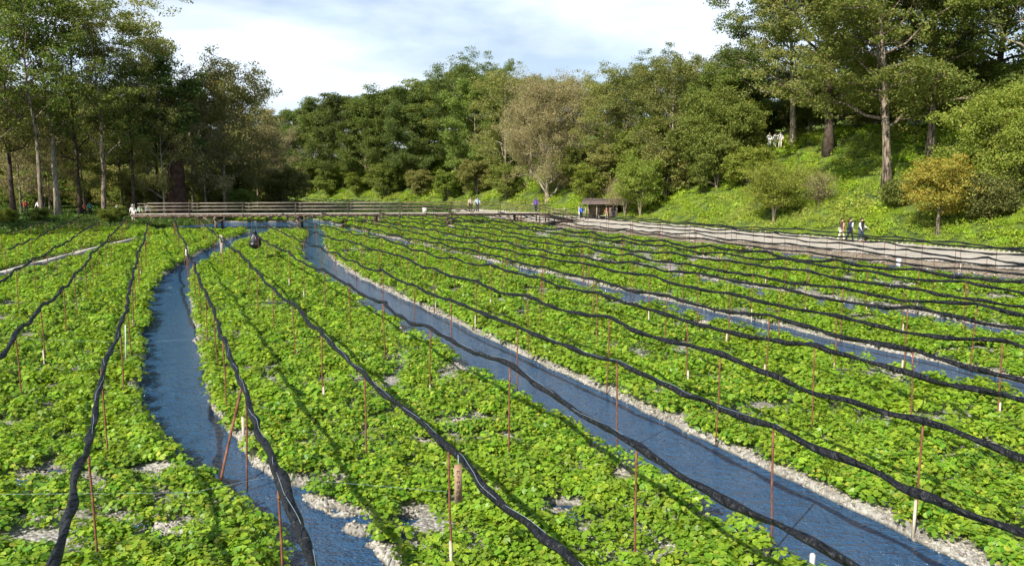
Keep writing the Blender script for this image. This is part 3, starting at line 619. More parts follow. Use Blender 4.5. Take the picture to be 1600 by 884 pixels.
# ------------------------------------------------------------------ bridge
def bridge():
    A = np.array([(205 - 800) / F_PX * 76.5, 76.5]); B = np.array([(843 - 800) / F_PX * 80.5, 80.5]); d = B - A; Lb = np.linalg.norm(d); ang = math.atan2(d[1], d[0])
    br = empty('footbridge', (A[0], A[1], 0), ang); tag(br, 'long low wooden footbridge on timber trestles crossing the wasabi farm', 'footbridge')
    ZD, Wd = 1.52, 2.6; rr = random.Random(1)
    b = MB(); x = 0
    while x < Lb:
        w = .19; b.box((x + w / 2, Wd / 2, ZD - .03 + rr.uniform(-.004, .004)), (w - .012, Wd + rr.uniform(-.05, .12), .06)); x += w
    b.build('deck', M['plank'], br)
    b = MB()
    for yy in (.12, Wd / 2, Wd - .12): b.beam((0, yy, ZD - .17), (Lb, yy, ZD - .17), .14, .20)
    b.build('girder', M['beam'], br)
    b = MB(); x = .4
    while x < Lb: b.box((x, Wd / 2, ZD - .33), (.10, Wd + .5, .11)); b.box((x, -.20, ZD - .26), (.06, .05, .30)); x += .87
    b.build('crossbeam', M['beam'], br)
    for side, yy in (('near', -.06), ('far', Wd + .06)):
        r = MB()
        x = .5
        while x < Lb: r.box((x, yy, ZD + .5), (.05, .05, 1.06)); x += 5.2
        ro = r.build('railing', M['beam'], br)
        for h in (.38, .73, 1.06):
            q = MB(); x = .8; Lq = Lb * .60
            while x < Lq: q.beam((x, yy - .055, ZD + h + rr.uniform(-.012, .012)), (x + 5.195, yy - .055, ZD + h + rr.uniform(-.012, .012)), .035, .045); x += 5.2
            q.build('rail', M['rail'], ro)
            q = MB()
            while x < Lb - 2.6: q.beam((x, yy - .055, ZD + h + rr.uniform(-.05, .05)), (x + 5.195, yy - .055, ZD + h + rr.uniform(-.05, .05)), .035, .05); x += 5.2
            tag(q.build('rail', M['beam'], ro), 'brown right part of the rail')
    for u in (332, 458, 578, 693, 806):
        t_ = (u - 205) / (843 - 205); x = t_ * Lb
        tr = MB()
        for yy in (.1, Wd - .1): tr.box((x, yy, .45), (.22, .22, 1.62))
        if u > 560: tr.box((x + .42, .1, .45), (.2, .2, 1.62))
        tr.box((x, Wd / 2, ZD - .47), (.24, Wd + .6, .17)); to = tr.build('trestle', M['beam'], br)
        for s in (-1, 1):
            q = MB(); q.beam((x + s * .12, -.015, .62), (x + s * 1.15, -.015, ZD - .36), .09, .12); q.build('brace', M['beam'], to)
        if u > 500:
            q = MB(); q.box((x + .15, .1, .06), (1.2, .6, .36)); q.box((x + .15, .1, .26), (1.0, .45, .05)); q.build('footing', M['concrete'], to)
    # approach ramp down to the gravel path
    C_ = np.array(P(900, 347, .42)); v = C_ - B; Lr = np.linalg.norm(v); ar = math.atan2(v[1], v[0]) - ang
    c, s = math.cos(ar), math.sin(ar); q = MB(); n = int(Lr / .2)
    for i in range(n):
        t_ = (i + .5) / n; q.box((Lb + c * Lr * t_ - s * 0, c * 0 + s * Lr * t_ + Wd / 2, ZD - .03 - (ZD - .48) * t_), (.185, Wd, .05), rz=ar)
    q.build('ramp', M['plank'], br)
    q = MB()
    for yy in (0.0, Wd):
        q.beam((Lb, yy, ZD - .2), (Lb + c * Lr, yy + s * Lr, .30), .12, .24)
        q.beam((Lb, yy, ZD + .75), (Lb + c * Lr, yy + s * Lr, 1.2), .05, .07); q.beam((Lb, yy, ZD + .4), (Lb + c * Lr, yy + s * Lr, .85), .05, .07)
        for i in range(5):
            t_ = i / 4; q.box((Lb + c * Lr * t_, yy + s * Lr * t_, .75 + (1 - t_) * .5), (.1, .1, 1.5))
    q.build('ramp_railing', M['beam'], br)
    return br, A, ang, Lb
BR, BA, BANG, BL = bridge()
def on_bridge(u, off=1.0):
    best = None
    for t_ in np.linspace(0, BL, 800):
        x = BA[0] + t_ * math.cos(BANG) - off * math.sin(BANG); y = BA[1] + t_ * math.sin(BANG) + off * math.cos(BANG); uu = 800 + F_PX * 1.0 * x / y
        if best is None or abs(uu - u) < best[0]: best = (abs(uu - u), x, y)
    return best[1], best[2], 1.53

# ------------------------------------------------------------------ shed, fence, sign panel at the bridge's right end
def shed():
    x, y, z = *P(944, 343, .42), .42; e = empty('shed', (x, y + 1.2, z), -.25); e.scale = (.86, .9, .88); tag(e, 'small open wooden shed with sloping bark roof by the path', 'shed')
    b = MB()
    for px_ in (-2.2, -.7, .6, 2.0):
        for py in (-1.1, 1.2): b.box((px_, py, 1.05), (.13, .13, 2.1))
    b.build('post', M['rail'], e)
    b = MB()
    for i in range(23): b.box((-2.2 + i * .19, 1.28, 1.0), (.18, .03, 2.0))
    for i in range(12): b.box((2.06, -1.0 + i * .19, 1.0), (.03, .18, 2.0))
    for i in range(6): b.box((1.05 + i * .17, -1.18, .8), (.16, .03, 1.6))
    b.build('wall', M['beam'], e)
    b = MB(); R1_ = Matrix.Rotation(.30, 3, 'X')
    for i in range(30):
        b.box((-2.65 + i * .19, -.55, 2.32 + .02 * random.random()), (.20, 2.3, .04 + .02 * (i % 2)), R=R1_); b.box((-2.65 + i * .19, 1.15, 2.36 + .02 * random.random()), (.20, 1.6, .04 + .02 * (i % 2)), R=Matrix.Rotation(-.35, 3, 'X'))
    b.beam((-2.75, .42, 2.66), (3.0, .42, 2.66), .12, .10); b.build('roof', mat('weathered bark shingle', (.09, .07, .06), .9, (.19, .155, .13), 4, .7, 12, dist=.03), e)
    b = MB(); b.box((0.2, -.2, .45), (1.8, .5, .06)); b.box((-.5, -.2, .2), (.08, .4, .44)); b.box((.9, -.2, .2), (.08, .4, .44)); b.build('bench', M['plank'], e)
shed()
def small_fence(u0, u1, v, lab):
    x0, y0 = P(u0, v, .45); x1, y1 = P(u1, v, .45); e = empty('rail_fence', (x0, y0, .42), math.atan2(y1 - y0, x1 - x0)); Lf = math.hypot(x1 - x0, y1 - y0); tag(e, lab, 'fence')
    n = max(2, int(Lf / 1.6)); 
    for i in range(n + 1): b = MB(); b.box((i * Lf / n, 0, .45), (.1, .1, 1.1)); b.box((i * Lf / n, 0, 1.01), (.07, .07, .03)); b.build('post', M['rail'], e)
    for h in (.45, .8): b = MB(); b.beam((0, -.07, h), (Lf, -.07, h), .05, .08); b.build('rail', M['rail'], e)
small_fence(862, 902, 336, 'weathered rail fence between the round brown tree and the blue figure')
small_fence(976, 1004, 342, 'short weathered rail fence at the right end of the shed')
single(905, 322, 905, 341, 1.7, .09, M['white'], 'sign_post', 'white post standing left of the shed beside the blue figure', 'post', zb=.42)
single(915, 322, 915, 341, 1.7, .09, M['pegwood'], 'sign_post', 'pale wooden post between the blue figure and the shed', 'post', zb=.42)

# ------------------------------------------------------------------ trees
def grow(seed, H, R, base=.25, limbs=13, subs=4, twigs=4, up=.5, trunk_r=.3, bend=.05, pad=.9, flat=.45, leaves=70, lsize=.22, lean=(0, 0), shape='oval', droop=0., stems=1, density=1., thin_top=False):
    """skeleton + leaf pads; returns trunk MB and leaf arrays"""
    rng = np.random.default_rng(seed); wood = MB(); pads = []
    for st in range(stems):
        a0 = st * 2.4 + rng.uniform(0, 1); sp = 0 if stems == 1 else .16 * (.6 + rng.uniform(0, 1))
        dx, dy = math.cos(a0) * sp * H + lean[0] * H, math.sin(a0) * sp * H + lean[1] * H
        n = 9; t = np.linspace(0, 1, n); Ht = H * .93 * (1 if stems == 1 else rng.uniform(.8, 1))
        tx = dx * t ** 1.3 + np.cumsum(rng.normal(0, bend, n)) * H * .12 * t; ty = dy * t ** 1.3 + np.cumsum(rng.normal(0, bend, n)) * H * .12 * t
        tp = np.stack([tx, ty, t * Ht - .3 * (t == 0)], 1); tr = trunk_r * (1 - t * .88) / (1 if stems == 1 else 1.6); tr[0] *= 1.45
        wood.tube(tp, tr, 9)
        nl = int(limbs / stems) + 1
        for li in range(nl):
            f = base + (1 - base) * ((li + rng.uniform(.1, .9)) / nl) ** .9; f = min(f, .99)
            p0 = np.array([np.interp(f, t, tp[:, k]) for k in range(3)]); az = a0 + li * 2.4 + rng.normal(0, .35)
            q = (f - base) / (1 - base)
            prof = {'oval': math.sqrt(max(.05, 1 - (q * 1.15 - .45) ** 2 / .72)), 'cone': 1.05 - .8 * q, 'umbrella': .45 + .75 * math.sin(min(1, q * 1.05) * math.pi * .62), 'round': math.sqrt(max(.08, 1 - (q - .42) ** 2 * 2.4))}[shape]
            Lb_ = R * prof * rng.uniform(.72, 1.12) / (1 if stems == 1 else 1.25); el = up * (1 - .3 * q) + rng.normal(0, .12) + (.45 * q if shape != 'cone' else 0)
            dirv = np.array([math.cos(az) * math.cos(el), math.sin(az) * math.cos(el), math.sin(el)])
            m = 5; tt = np.linspace(0, 1, m)[:, None]; side = rng.normal(0, .07, (m, 3)) * Lb_ * tt
            lp = p0 + dirv * Lb_ * tt + side + np.array([0, 0, 1]) * (.10 - droop) * Lb_ * tt ** 2
            r0 = max(.02, float(np.interp(f, t, tr)) * .55); wood.tube(lp, r0 * (1 - .8 * tt[:, 0]), 6)
            for si in range(subs):
                g = .3 + .7 * (si + rng.uniform(.2, 1)) / subs; g = min(g, 1); ps = np.array([np.interp(g, tt[:, 0], lp[:, k]) for k in range(3)])
                az2 = az + rng.choice([-1, 1]) * rng.uniform(.35, 1.2); el2 = el * .5 + rng.normal(.12, .25) - droop
                L2 = Lb_ * .42 * rng.uniform(.6, 1.2) * (1.2 - .5 * g); d2 = np.array([math.cos(az2) * math.cos(el2), math.sin(az2) * math.cos(el2), math.sin(el2)])
                e2 = ps + d2 * L2; wood.tube([ps, (ps + e2) / 2 + rng.normal(0, .05, 3) * L2, e2], [r0 * .4, r0 * .25, r0 * .1], 4)
                for ti in range(twigs):
                    e3 = ps + d2 * L2 * rng.uniform(.45, 1.05) + rng.normal(0, 1, 3) * (.28 * L2 + .18, .28 * L2 + .18, .15 * L2 + .1)
                    if rng.uniform() < .5: wood.tube([ps + d2 * L2 * .5, e3], [r0 * .14, r0 * .05], 3)
                    pads.append(e3)
    pads = np.array(pads); nP = len(pads); k = rng.poisson(leaves * density, nP); idx = np.repeat(np.arange(nP), k); n = len(idx)
    ps_ = pad * rng.uniform(.6, 1.25, nP)[idx]
    off = rng.normal(0, 1, (n, 3)); off /= np.linalg.norm(off, axis=1)[:, None]; off *= (rng.uniform(0, 1, n) ** .45)[:, None]
    c = pads[idx] + off * ps_[:, None] * (1, 1, flat)
    c[:, 2] -= droop * 1.2 * rng.uniform(0, 1, n)
    nr = rng.normal(0, .65, (n, 3)) + off * (.55, .55, .3) + (0, 0, .5); nr /= np.linalg.norm(nr, axis=1)[:, None]
    a = np.cross(nr, rng.normal(0, 1, (n, 3))); a /= np.linalg.norm(a, axis=1)[:, None]; b = np.cross(nr, a)
    s = lsize * rng.uniform(.55, 1.3, n)[:, None]
    V = np.stack([c - a * s * .75, c - b * s * .38 + nr * s * .08, c + a * s * .75, c + b * s * .38 + nr * s * .08], 1).reshape(-1, 3)
    F = np.arange(n * 4).reshape(-1, 4)
    return wood, V, F
LIB = {}
def lib(key, leafm, barkm, **kw):
    w, V, F = grow(**kw); H = kw['H']
    LIB[key] = (w.mesh('trunk', M[barkm], True), mesh_np('crown', V, F, [M[leafm]]), H)
for i in range(4):
    lib('locust%d' % i, ['dkleaf', 'mdleaf', 'dkleaf', 'olleaf'][i], ['bark', 'barkdk', 'bark', 'barkdk'][i], seed=10 + i, H=22, R=5.4, base=[.2, .3, .16, .25][i], limbs=21, subs=5, twigs=4, up=.6, trunk_r=.24, pad=.98, flat=.55, leaves=66, lsize=.175, shape='umbrella')
for i in range(4):
    lib('bushy%d' % i, ['dkleaf', 'mdleaf', 'dkleaf', 'mdleaf'][i], 'bark', seed=30 + i, H=18, R=5.4, base=.12, limbs=22, subs=5, twigs=4, up=.35, trunk_r=.24, pad=1.1, flat=.55, leaves=88, lsize=.20, shape='round')
for i in range(3):
    lib('olive%d' % i, ['olleaf', 'brleaf', 'olleaf'][i], ['bark', 'bark', 'barkpl'][i], seed=50 + i, H=16, R=5.2, base=.15, limbs=18, subs=5, twigs=4, up=.55, trunk_r=.18, pad=.95, flat=.6, leaves=54, lsize=.16, shape='oval')
for i in range(3):
    lib('airy%d' % i, ['mdleaf', 'olleaf', 'mdleaf'][i], ['bark', 'barkdk', 'bark'][i], seed=140 + i, H=22, R=5.2, base=[.3, .22, .36][i], limbs=19, subs=5, twigs=4, up=.65, trunk_r=.22, pad=.85, flat=.5, leaves=36, lsize=.17, shape='oval', bend=.09)
lib('sparse0', 'olleaf', 'barkpl', seed=61, H=20, R=5, base=.3, limbs=16, subs=5, twigs=3, up=.7, trunk_r=.26, pad=.9, flat=.5, leaves=17, lsize=.18, shape='oval')
lib('sparse1', 'brleaf', 'barkpl', seed=62, H=20, R=4, base=.25, limbs=18, subs=6, twigs=3, up=.8, trunk_r=.24, pad=.8, flat=.6, leaves=9, lsize=.16, shape='oval')
for i in range(3):
    lib('shrub%d' % i, ['ltleaf', 'mdleaf', 'olleaf'][i], 'barkpl', seed=70 + i, H=5, R=3.0, base=.12, limbs=20, subs=4, twigs=4, up=.5, trunk_r=.12, pad=.55, flat=.6, leaves=64, lsize=.14, shape='round', stems=4)
def copy_thing(root, name=None):
    c = root.copy(); COL.objects.link(c)
    for ch in list(root.children): d = ch.copy(); COL.objects.link(d); d.parent = c
    return c
PROTO = {}
def tree(key, x, y, z, H, lab, cat='tree', group=None, name='tree', wide=1.0, rz=None, tilt=(0, 0)):
    if key not in PROTO:
        r = empty(name, (0, 0, 0)); tr, cr_, h0 = LIB[key]; link('trunk', tr, r); link('crown', cr_, r); PROTO[key] = r
    else:
        r = copy_thing(PROTO[key]); r.name = name
        for k in list(r.keys()): del r[k]
    h0 = LIB[key][2]; s = H / h0
    H *= .90 if (H > 9 and y > 100) else .95 if H > 9 else 1; s = H / h0; r.location = (x, y, z - .1); r.scale = (s * wide, s * wide, s); r.rotation_euler = (tilt[0], tilt[1], random.uniform(0, 6.28) if rz is None else rz)
    return tag(r, lab, cat, group)

# -- left wood: (pixel column of the trunk, distance, pixel row of the top, kind, width)
left = [(-12, 80, -70, 'airy0', 1.1), (18, 84, -50, 'airy1', 1.1), (62, 80, -30, 'airy2', 1.0), (88, 85, -15, 'sparse0', 1.1), (122, 88, 5, 'airy1', 1.0),
        (160, 84, -8, 'airy0', 1.1), (208, 90, 22, 'locust3', 1.0), (245, 95, 66, 'airy1', 1.1), (300, 104, 120, 'sparse1', 1.0), (350, 98, 104, 'olive0', 1.0), (378, 104, 118, 'olive2', .9), (320, 96, 120, 'olive1', .8), (402, 112, 165, 'olive1', 1.0),
        (30, 88, 150, 'olive1', .9), (75, 92, 190, 'olive1', .9), (130, 96, 180, 'olive0', 1.0), (190, 100, 150, 'olive0', .9), (255, 90, 130, 'olive2', .7), (430, 122, 190, 'olive1', 1.0)]
for i, (u, y, vt, k, wd) in enumerate(left):
    x = (u - 800) / F_PX / 1.008 * y; z = T1(x, y); nm = {'l': 'dark green layered tree', 'o': 'brownish olive tree', 's': 'sparse pale limbed tree', 'b': 'dense green tree', 'a': 'airy tall green tree'}[k[0]]
    tree(k, x, y, z, height_to(vt, y, z), '%s in the left wood, %s in order of standing' % (nm, ORD[i]) if False else '%s in the left wood, trunk %s from the left edge' % (nm, ORD[sorted([q[0] for q in left]).index(u)]), group='trees of the left wood', wide=wd)
backl = [(-60, 118, 90, 'bushy0'), (20, 122, 120, 'bushy2'), (90, 118, 140, 'bushy1'), (150, 120, 130, 'bushy2'), (225, 124, 140, 'bushy0'), (285, 128, 150, 'bushy3'), (340, 122, 140, 'bushy2'), (390, 136, 185, 'bushy0'), (-20, 140, 120, 'bushy1'), (60, 142, 150, 'bushy3'), (180, 145, 150, 'bushy0'), (310, 150, 190, 'bushy1')]
for i, (u, y, vt, k) in enumerate(backl):
    x = (u - 800) / F_PX * y; z = T1(x, y); tree(k, x, y, z, height_to(vt, y, z), 'shaded tree in the back of the left wood, %s from the left' % ORD[sorted([q[0] for q in backl]).index(u)], group='trees at the back of the left wood', wide=1.45)
for i, (x, y) in enumerate([(-50, 55), (-57, 62), (-64, 68)]):   # just outside the picture, their shade falls on the lawn
    tree('locust0', x, y, .4, 17, 'tall tree beyond the left edge of the picture, %s from the front' % ORD[i], wide=1.1)
# thick vine covered trunk behind the bridge
w = MB(); rr = np.random.default_rng(4); t = np.linspace(0, 1, 14); wob = 1 + .25 * (rr.uniform(0, 1, 14) - .5)
y = 92; x = (280 - 800) / F_PX * y; w.tube(np.stack([x + .5 * t + .2 * np.sin(t * 9), np.full(14, y), T1(x, y) - .2 + t * 10.5], 1), 1.55 * wob * np.interp(t, [0, .15, 1], [1.25, .95, .5]), 14)
w, V, F = grow(seed=5, H=17, R=4.2, base=.45, limbs=12, subs=4, twigs=4, trunk_r=1.35, pad=1.0, leaves=60, lsize=.22, shape='oval', bend=.03)
e = empty('vine_covered_tree', (x, y, T1(x, y))); tag(e, 'very thick dark reddish brown trunk wrapped in vines behind the bridge', 'tree')
link('trunk', w.mesh('trunk', M['barkred'], True), e); link('crown', mesh_np('crown', V, F, [M['dkleaf']]), e)

# -- centre and right bank wood: (column, metres up the bank, top row, kind, width)
front = [(436, 3, 172, 'olive1', 1.1), (462, 5, 165, 'bushy0', 1.15), (498, 4, 152, 'bushy2', 1.1), (535, 5, 142, 'bushy0', 1.1), (572, 4, 148, 'bushy3', 1.0), (606, 5, 133, 'bushy1', 1.05), (645, 4, 134, 'bushy2', 1.0), (668, 7, 122, 'bushy3', 1.0),
         (712, 8, 104, 'locust0', 1.25), (742, 4, 120, 'bushy1', .95), (765, 9, 98, 'locust2', 1.1), (790, 6, 112, 'olive2', 1.1), (830, 8, 116, 'sparse0', 1.2), (880, 8, 106, 'sparse1', 1.1), (915, 7, 108, 'sparse0', 1.2), (950, 6, 125, 'olive0', 1.0),
         (985, 7, 112, 'olive0', 1.1), (1022, 9, 104, 'locust1', 1.0), (1050, 6, 100, 'olive2', 1.15), (1088, 9, 92, 'olive0', 1.1), (1120, 8, 110, 'bushy1', .9), (1150, 13, 84, 'bushy0', 1.0)]
nm = {'l': 'tall dark tree', 'o': 'olive leaved tree', 's': 'thinly leaved pale tree', 'b': 'dense green bushy tree'}
for i, (u, n_, vt, k, wd) in enumerate(front):
    x, y, z = bank_at(u, n_); tree(k, x, y, z, height_to(vt, y, z), '%s on the far bank behind the bridge, %s from the left' % (nm[k[0]], ORD[i]), group='front trees of the far bank', wide=wd * 1.05)
back = [(440, 16, 180, 'bushy2'), (480, 18, 168, 'bushy1'), (520, 16, 160, 'bushy0'), (560, 17, 150, 'bushy2'), (600, 16, 140, 'bushy3'), (640, 18, 134, 'bushy0'), (680, 17, 128, 'bushy2'), (725, 19, 104, 'bushy1'), (770, 18, 112, 'bushy0'), (815, 17, 120, 'bushy2'), (850, 19, 122, 'bushy3'),
        (895, 18, 130, 'bushy0'), (940, 18, 128, 'bushy2'), (985, 19, 118, 'bushy1'), (1030, 18, 112, 'bushy0'), (1075, 20, 108, 'bushy2'), (1115, 22, 110, 'bushy3'), (1160, 24, 105, 'bushy0'), (1205, 26, 120, 'bushy2'), (1250, 24, 115, 'bushy1'), (1300, 22, 130, 'bushy0'), (1350, 26, 100, 'bushy2'), (1400, 24, 125, 'bushy3'), (1450, 26, 110, 'bushy0'), (1505, 24, 120, 'bushy2')]
for i, (u, n_, vt, k) in enumerate(back):
    x, y, z = bank_at(u, n_); tree(k, x, y, z, height_to(vt, y, z), 'dense back row tree on top of the bank, %s from the left' % (ORD[i]), group='back row of trees on the bank', wide=1.3)
for i, (u, n_, vt) in enumerate([(1205, 19, 178), (1240, 20, 175), (1262, 17, 185), (1300, 19, 180), (1335, 18, 190), (1362, 17, 200), (1398, 17, 185), (1425, 16, 190), (1462, 18, 175), (1490, 15, 200), (1520, 16, 170), (1560, 18, 150), (1590, 16, 170), (1180, 19, 170), (1150, 18, 160)]):
    x, y, z = bank_at(u, n_); tree('shrub%d' % (1 + i % 2), x, y, z, max(4.5, height_to(vt, y, z)), 'dark shrub in the shade behind the big trees, %s one' % ORD[i], 'shrub', 'undergrowth on top of the bank', name='shrub', wide=1.1)
for i in range(24):
    u = -60 + i * 22; y = 100 + (i * 37) % 20; x = (u - 800) / F_PX * y; z = T1(x, y); tree('shrub%d' % (1 + i % 2), x, y, z, 3.5 + (i * 13) % 4 * .8, 'shrub in the shade of the left wood, %s from the left' % ORD[i], 'shrub', 'undergrowth of the left wood', name='shrub', wide=1.2)
# understory along the foot of the far bank
us = [(445, 1, 270), (475, 2, 262), (510, 2, 268), (560, 2.5, 270), (600, 2, 262), (655, 2.5, 268), (700, 2, 270), (745, 3, 255), (790, 2.5, 262), (925, 3, 262), (905, 5, 235), (960, 5, 232), (1000, 2.5, 262), (1040, 4, 240), (1075, 6, 215), (1010, 6, 205), (1120, 6, 228), (1095, 9, 190), (1050, 9, 190), (1150, 9, 205)]
for i, (u, n_, vt) in enumerate(us):
    x, y, z = bank_at(u, n_); k = 'shrub%d' % (1 + i % 2 if i % 3 else 0); tree(k, x, y, z, height_to(vt, y, z), 'leafy shrub under the trees of the far bank, %s from the left' % ORD[sorted([q[0] for q in us]).index(u)], 'shrub', 'shrubs at the foot of the far wood', name='shrub', wide=1.15)

# -- the round brown willow behind the bridge
w, V, F = grow(seed=81, H=15.6, R=8.0, base=.14, limbs=44, subs=6, twigs=5, up=.75, trunk_r=.36, pad=.85, flat=.85, leaves=74, lsize=.12, shape='round', droop=.04)
x, y = P(855, 333, .4); e = empty('willow_tree', (x, y, .3)); tag(e, 'round brownish willow tree with forked pale trunk standing behind the bridge', 'tree')
link('trunk', w.mesh('trunk', M['barkpl'], True), e); link('crown', mesh_np('crown', V, F, [M['brleaf']]), e)

# -- the big trees on the right bank
def big(seed, u, n_, vt, R, tr, leafm, barkm, lab, base=.35, lean=(0, 0), name='locust_tree', ux=None, leaves=84, limbs=28, shape='round', lsize=.16, pad=.95, up=.25):
    x, y, z = bank_at(u, n_); H = height_to(vt, y, z)
    w, V, F = grow(seed=seed, H=H, R=R, base=base, limbs=limbs, subs=6, twigs=5, up=up, trunk_r=tr, pad=pad, flat=.5, leaves=leaves, lsize=lsize, shape=shape, lean=lean, bend=.06)
    e = empty(name, (x, y, z)); tag(e, lab, 'tree'); link('trunk', w.mesh('trunk', M[barkm], True), e); link('crown', mesh_np('crown', V, F, [M[leafm]]), e)
big(91, 1386, 6.0, -110, 7.2, .36, 'mdleaf', 'bark', 'big leaning tree with bare rough trunk on the slope above the walkers', base=.24, lean=(-.085, 0))
big(92, 1292, 11.5, -95, 7.8, .46, 'olleaf', 'barkdk', 'massive dark trunked tree at the top edge of the grassy slope', base=.14, lean=(-.02, 0))
big(93, 1450, 10.5, -100, 6.8, .32, 'mdleaf', 'bark', 'tall green tree right of the big leaning tree', base=.14, lean=(-.03, 0))
big(94, 1236, 13.5, -40, 7.5, .34, 'dkleaf', 'barkpl', 'tall tree with pale trunk beside the people on top of the bank', base=.24, lean=(-.08, 0))
big(95, 1545, 17, -60, 6.5, .38, 'dkleaf', 'barkdk', 'dark tree in the wood at the upper right behind the green dome tree', base=.2)
big(96, 1592, 12, -120, 3.6, .28, 'olleaf', 'barkpl', 'nearly leafless pale barked tree at the right edge', base=.35, leaves=9, limbs=16, shape='oval', up=.8)
def bush(seed, u, v, vt, R, leafm, barkm, lab, stems=4, leaves=70, lsize=.11, name='bush', cat='bush', base=.12, shape='round', tr=.12, pad=.55, up=.5, flat=.6, limbs=26):
    x, y, z = hit(u, v); H = height_to(vt, y, z)
    w, V, F = grow(seed=seed, H=H, R=R, base=base, limbs=limbs, subs=5, twigs=5, up=up, trunk_r=tr, pad=pad, flat=flat, leaves=leaves, lsize=lsize, shape=shape, stems=stems, bend=.05)
    e = empty(name, (x, y, z)); tag(e, lab, cat); link('trunk', w.mesh('trunk', M[barkm], True), e); link('crown', mesh_np('crown', V, F, [M[leafm]]), e)
bush(101, 1585, 315, 150, 4.6, 'ltleaf', 'bark', 'large dome shaped light green tree at the right edge of the slope', stems=2, leaves=80, name='broad_tree', cat='tree', tr=.22, limbs=30, pad=.7)
bush(102, 1464, 366, 262, 1.75, 'ywleaf', 'bark', 'small yellow orange autumn tree leaning over the grass by the path', stems=1, leaves=42, name='autumn_tree', cat='tree', tr=.13, base=.34, lsize=.10)
bush(103, 1208, 350, 284, 2.9, 'ltleaf', 'barkpl', 'low spreading olive bush with pale crooked stems beside the path', stems=5, leaves=30, lsize=.10, base=.4, shape='umbrella', flat=.4)
bush(104, 1280, 325, 278, 1.6, 'brleaf', 'barkdk', 'small bare twiggy shrub on the grassy slope', stems=6, leaves=5, lsize=.07, base=.2)
bush(105, 1168, 292, 238, 2.4, 'ltleaf', 'bark', 'yellow green rounded bush below the people on the bank top', stems=4, leaves=55, lsize=.13)
bush(106, 1120, 292, 150, 4.8, 'mdleaf', 'bark', 'broad green bush tree at the left end of the grassy slope', stems=3, leaves=60, lsize=.15, pad=.8, limbs=34)
bush(107, 1000, 340, 252, 3.2, 'ltleaf', 'barkpl', 'light green bush right of the wooden shed', stems=4, leaves=38, lsize=.12)
bush(108, 976, 338, 285, 2.9, 'brleaf', 'barkpl', 'bare greyish brown shrub arching over the shed roof', stems=5, leaves=14, lsize=.08, base=.3)
bush(109, 1140, 262, 160, 3.4, 'ltleaf', 'bark', 'rounded bright green bush tree left of the people on the bank', stems=3, leaves=55, lsize=.15, pad=.8)
bush(110, 1405, 322, 288, .9, 'mdleaf', 'bark', 'leafy green shoots around the foot of the big leaning tree', stems=4, leaves=30, lsize=.13, flat=.4)
bush(111, 1548, 345, 282, 1.6, 'olleaf', 'bark', 'dull green bush under the light green dome tree', stems=4, leaves=40, lsize=.12)
for i, (u, v, vt) in enumerate([(12, 352, 340), (60, 350, 338), (170, 350, 335), (185, 345, 330), (232, 342, 328)]):
    x, y, z = hit(u, v); tree('shrub%d' % (i % 2), x, y, z, 1.5, 'low shrub on the left shore, %s from the left' % ORD[i], 'shrub', 'low shrubs on the left shore', name='shrub', wide=1.3)

# ------------------------------------------------------------------ people
MC = {}
def cm(name, c, r=.85):
    if name not in MC: MC[name] = mat(name, c, r, tuple(min(1, v * 1.25 + .01) for v in c), 14, .25, 30, dist=.01)
    return MC[name]
SKIN = mat('skin', (.55, .34, .24), .6)
def skinned(name, verts, edges, rad, m, parent, root=0, sub=1):
    me = bpy.data.meshes.new(name); me.from_pydata(verts, edges, []); o = bpy.data.objects.new(name, me); COL.objects.link(o)
    md = o.modifiers.new('s', 'SKIN'); md.branch_smoothing = .6; md2 = o.modifiers.new('u', 'SUBSURF'); md2.levels = sub; md2.render_levels = sub
    for i, r in enumerate(rad):
        sv = me.skin_vertices[0].data[i]; sv.radius = r if isinstance(r, tuple) else (r, r); sv.use_root = (i == root)
    dg = bpy.context.evaluated_depsgraph_get(); dg.update(); em = bpy.data.meshes.new_from_object(o.evaluated_get(dg)); em.name = name
    bpy.data.objects.remove(o); bpy.data.meshes.remove(me)
    em.materials.clear(); em.materials.append(m); em.polygons.foreach_set('use_smooth', np.ones(len(em.polygons), dtype=bool))
    return link(name, em, parent)
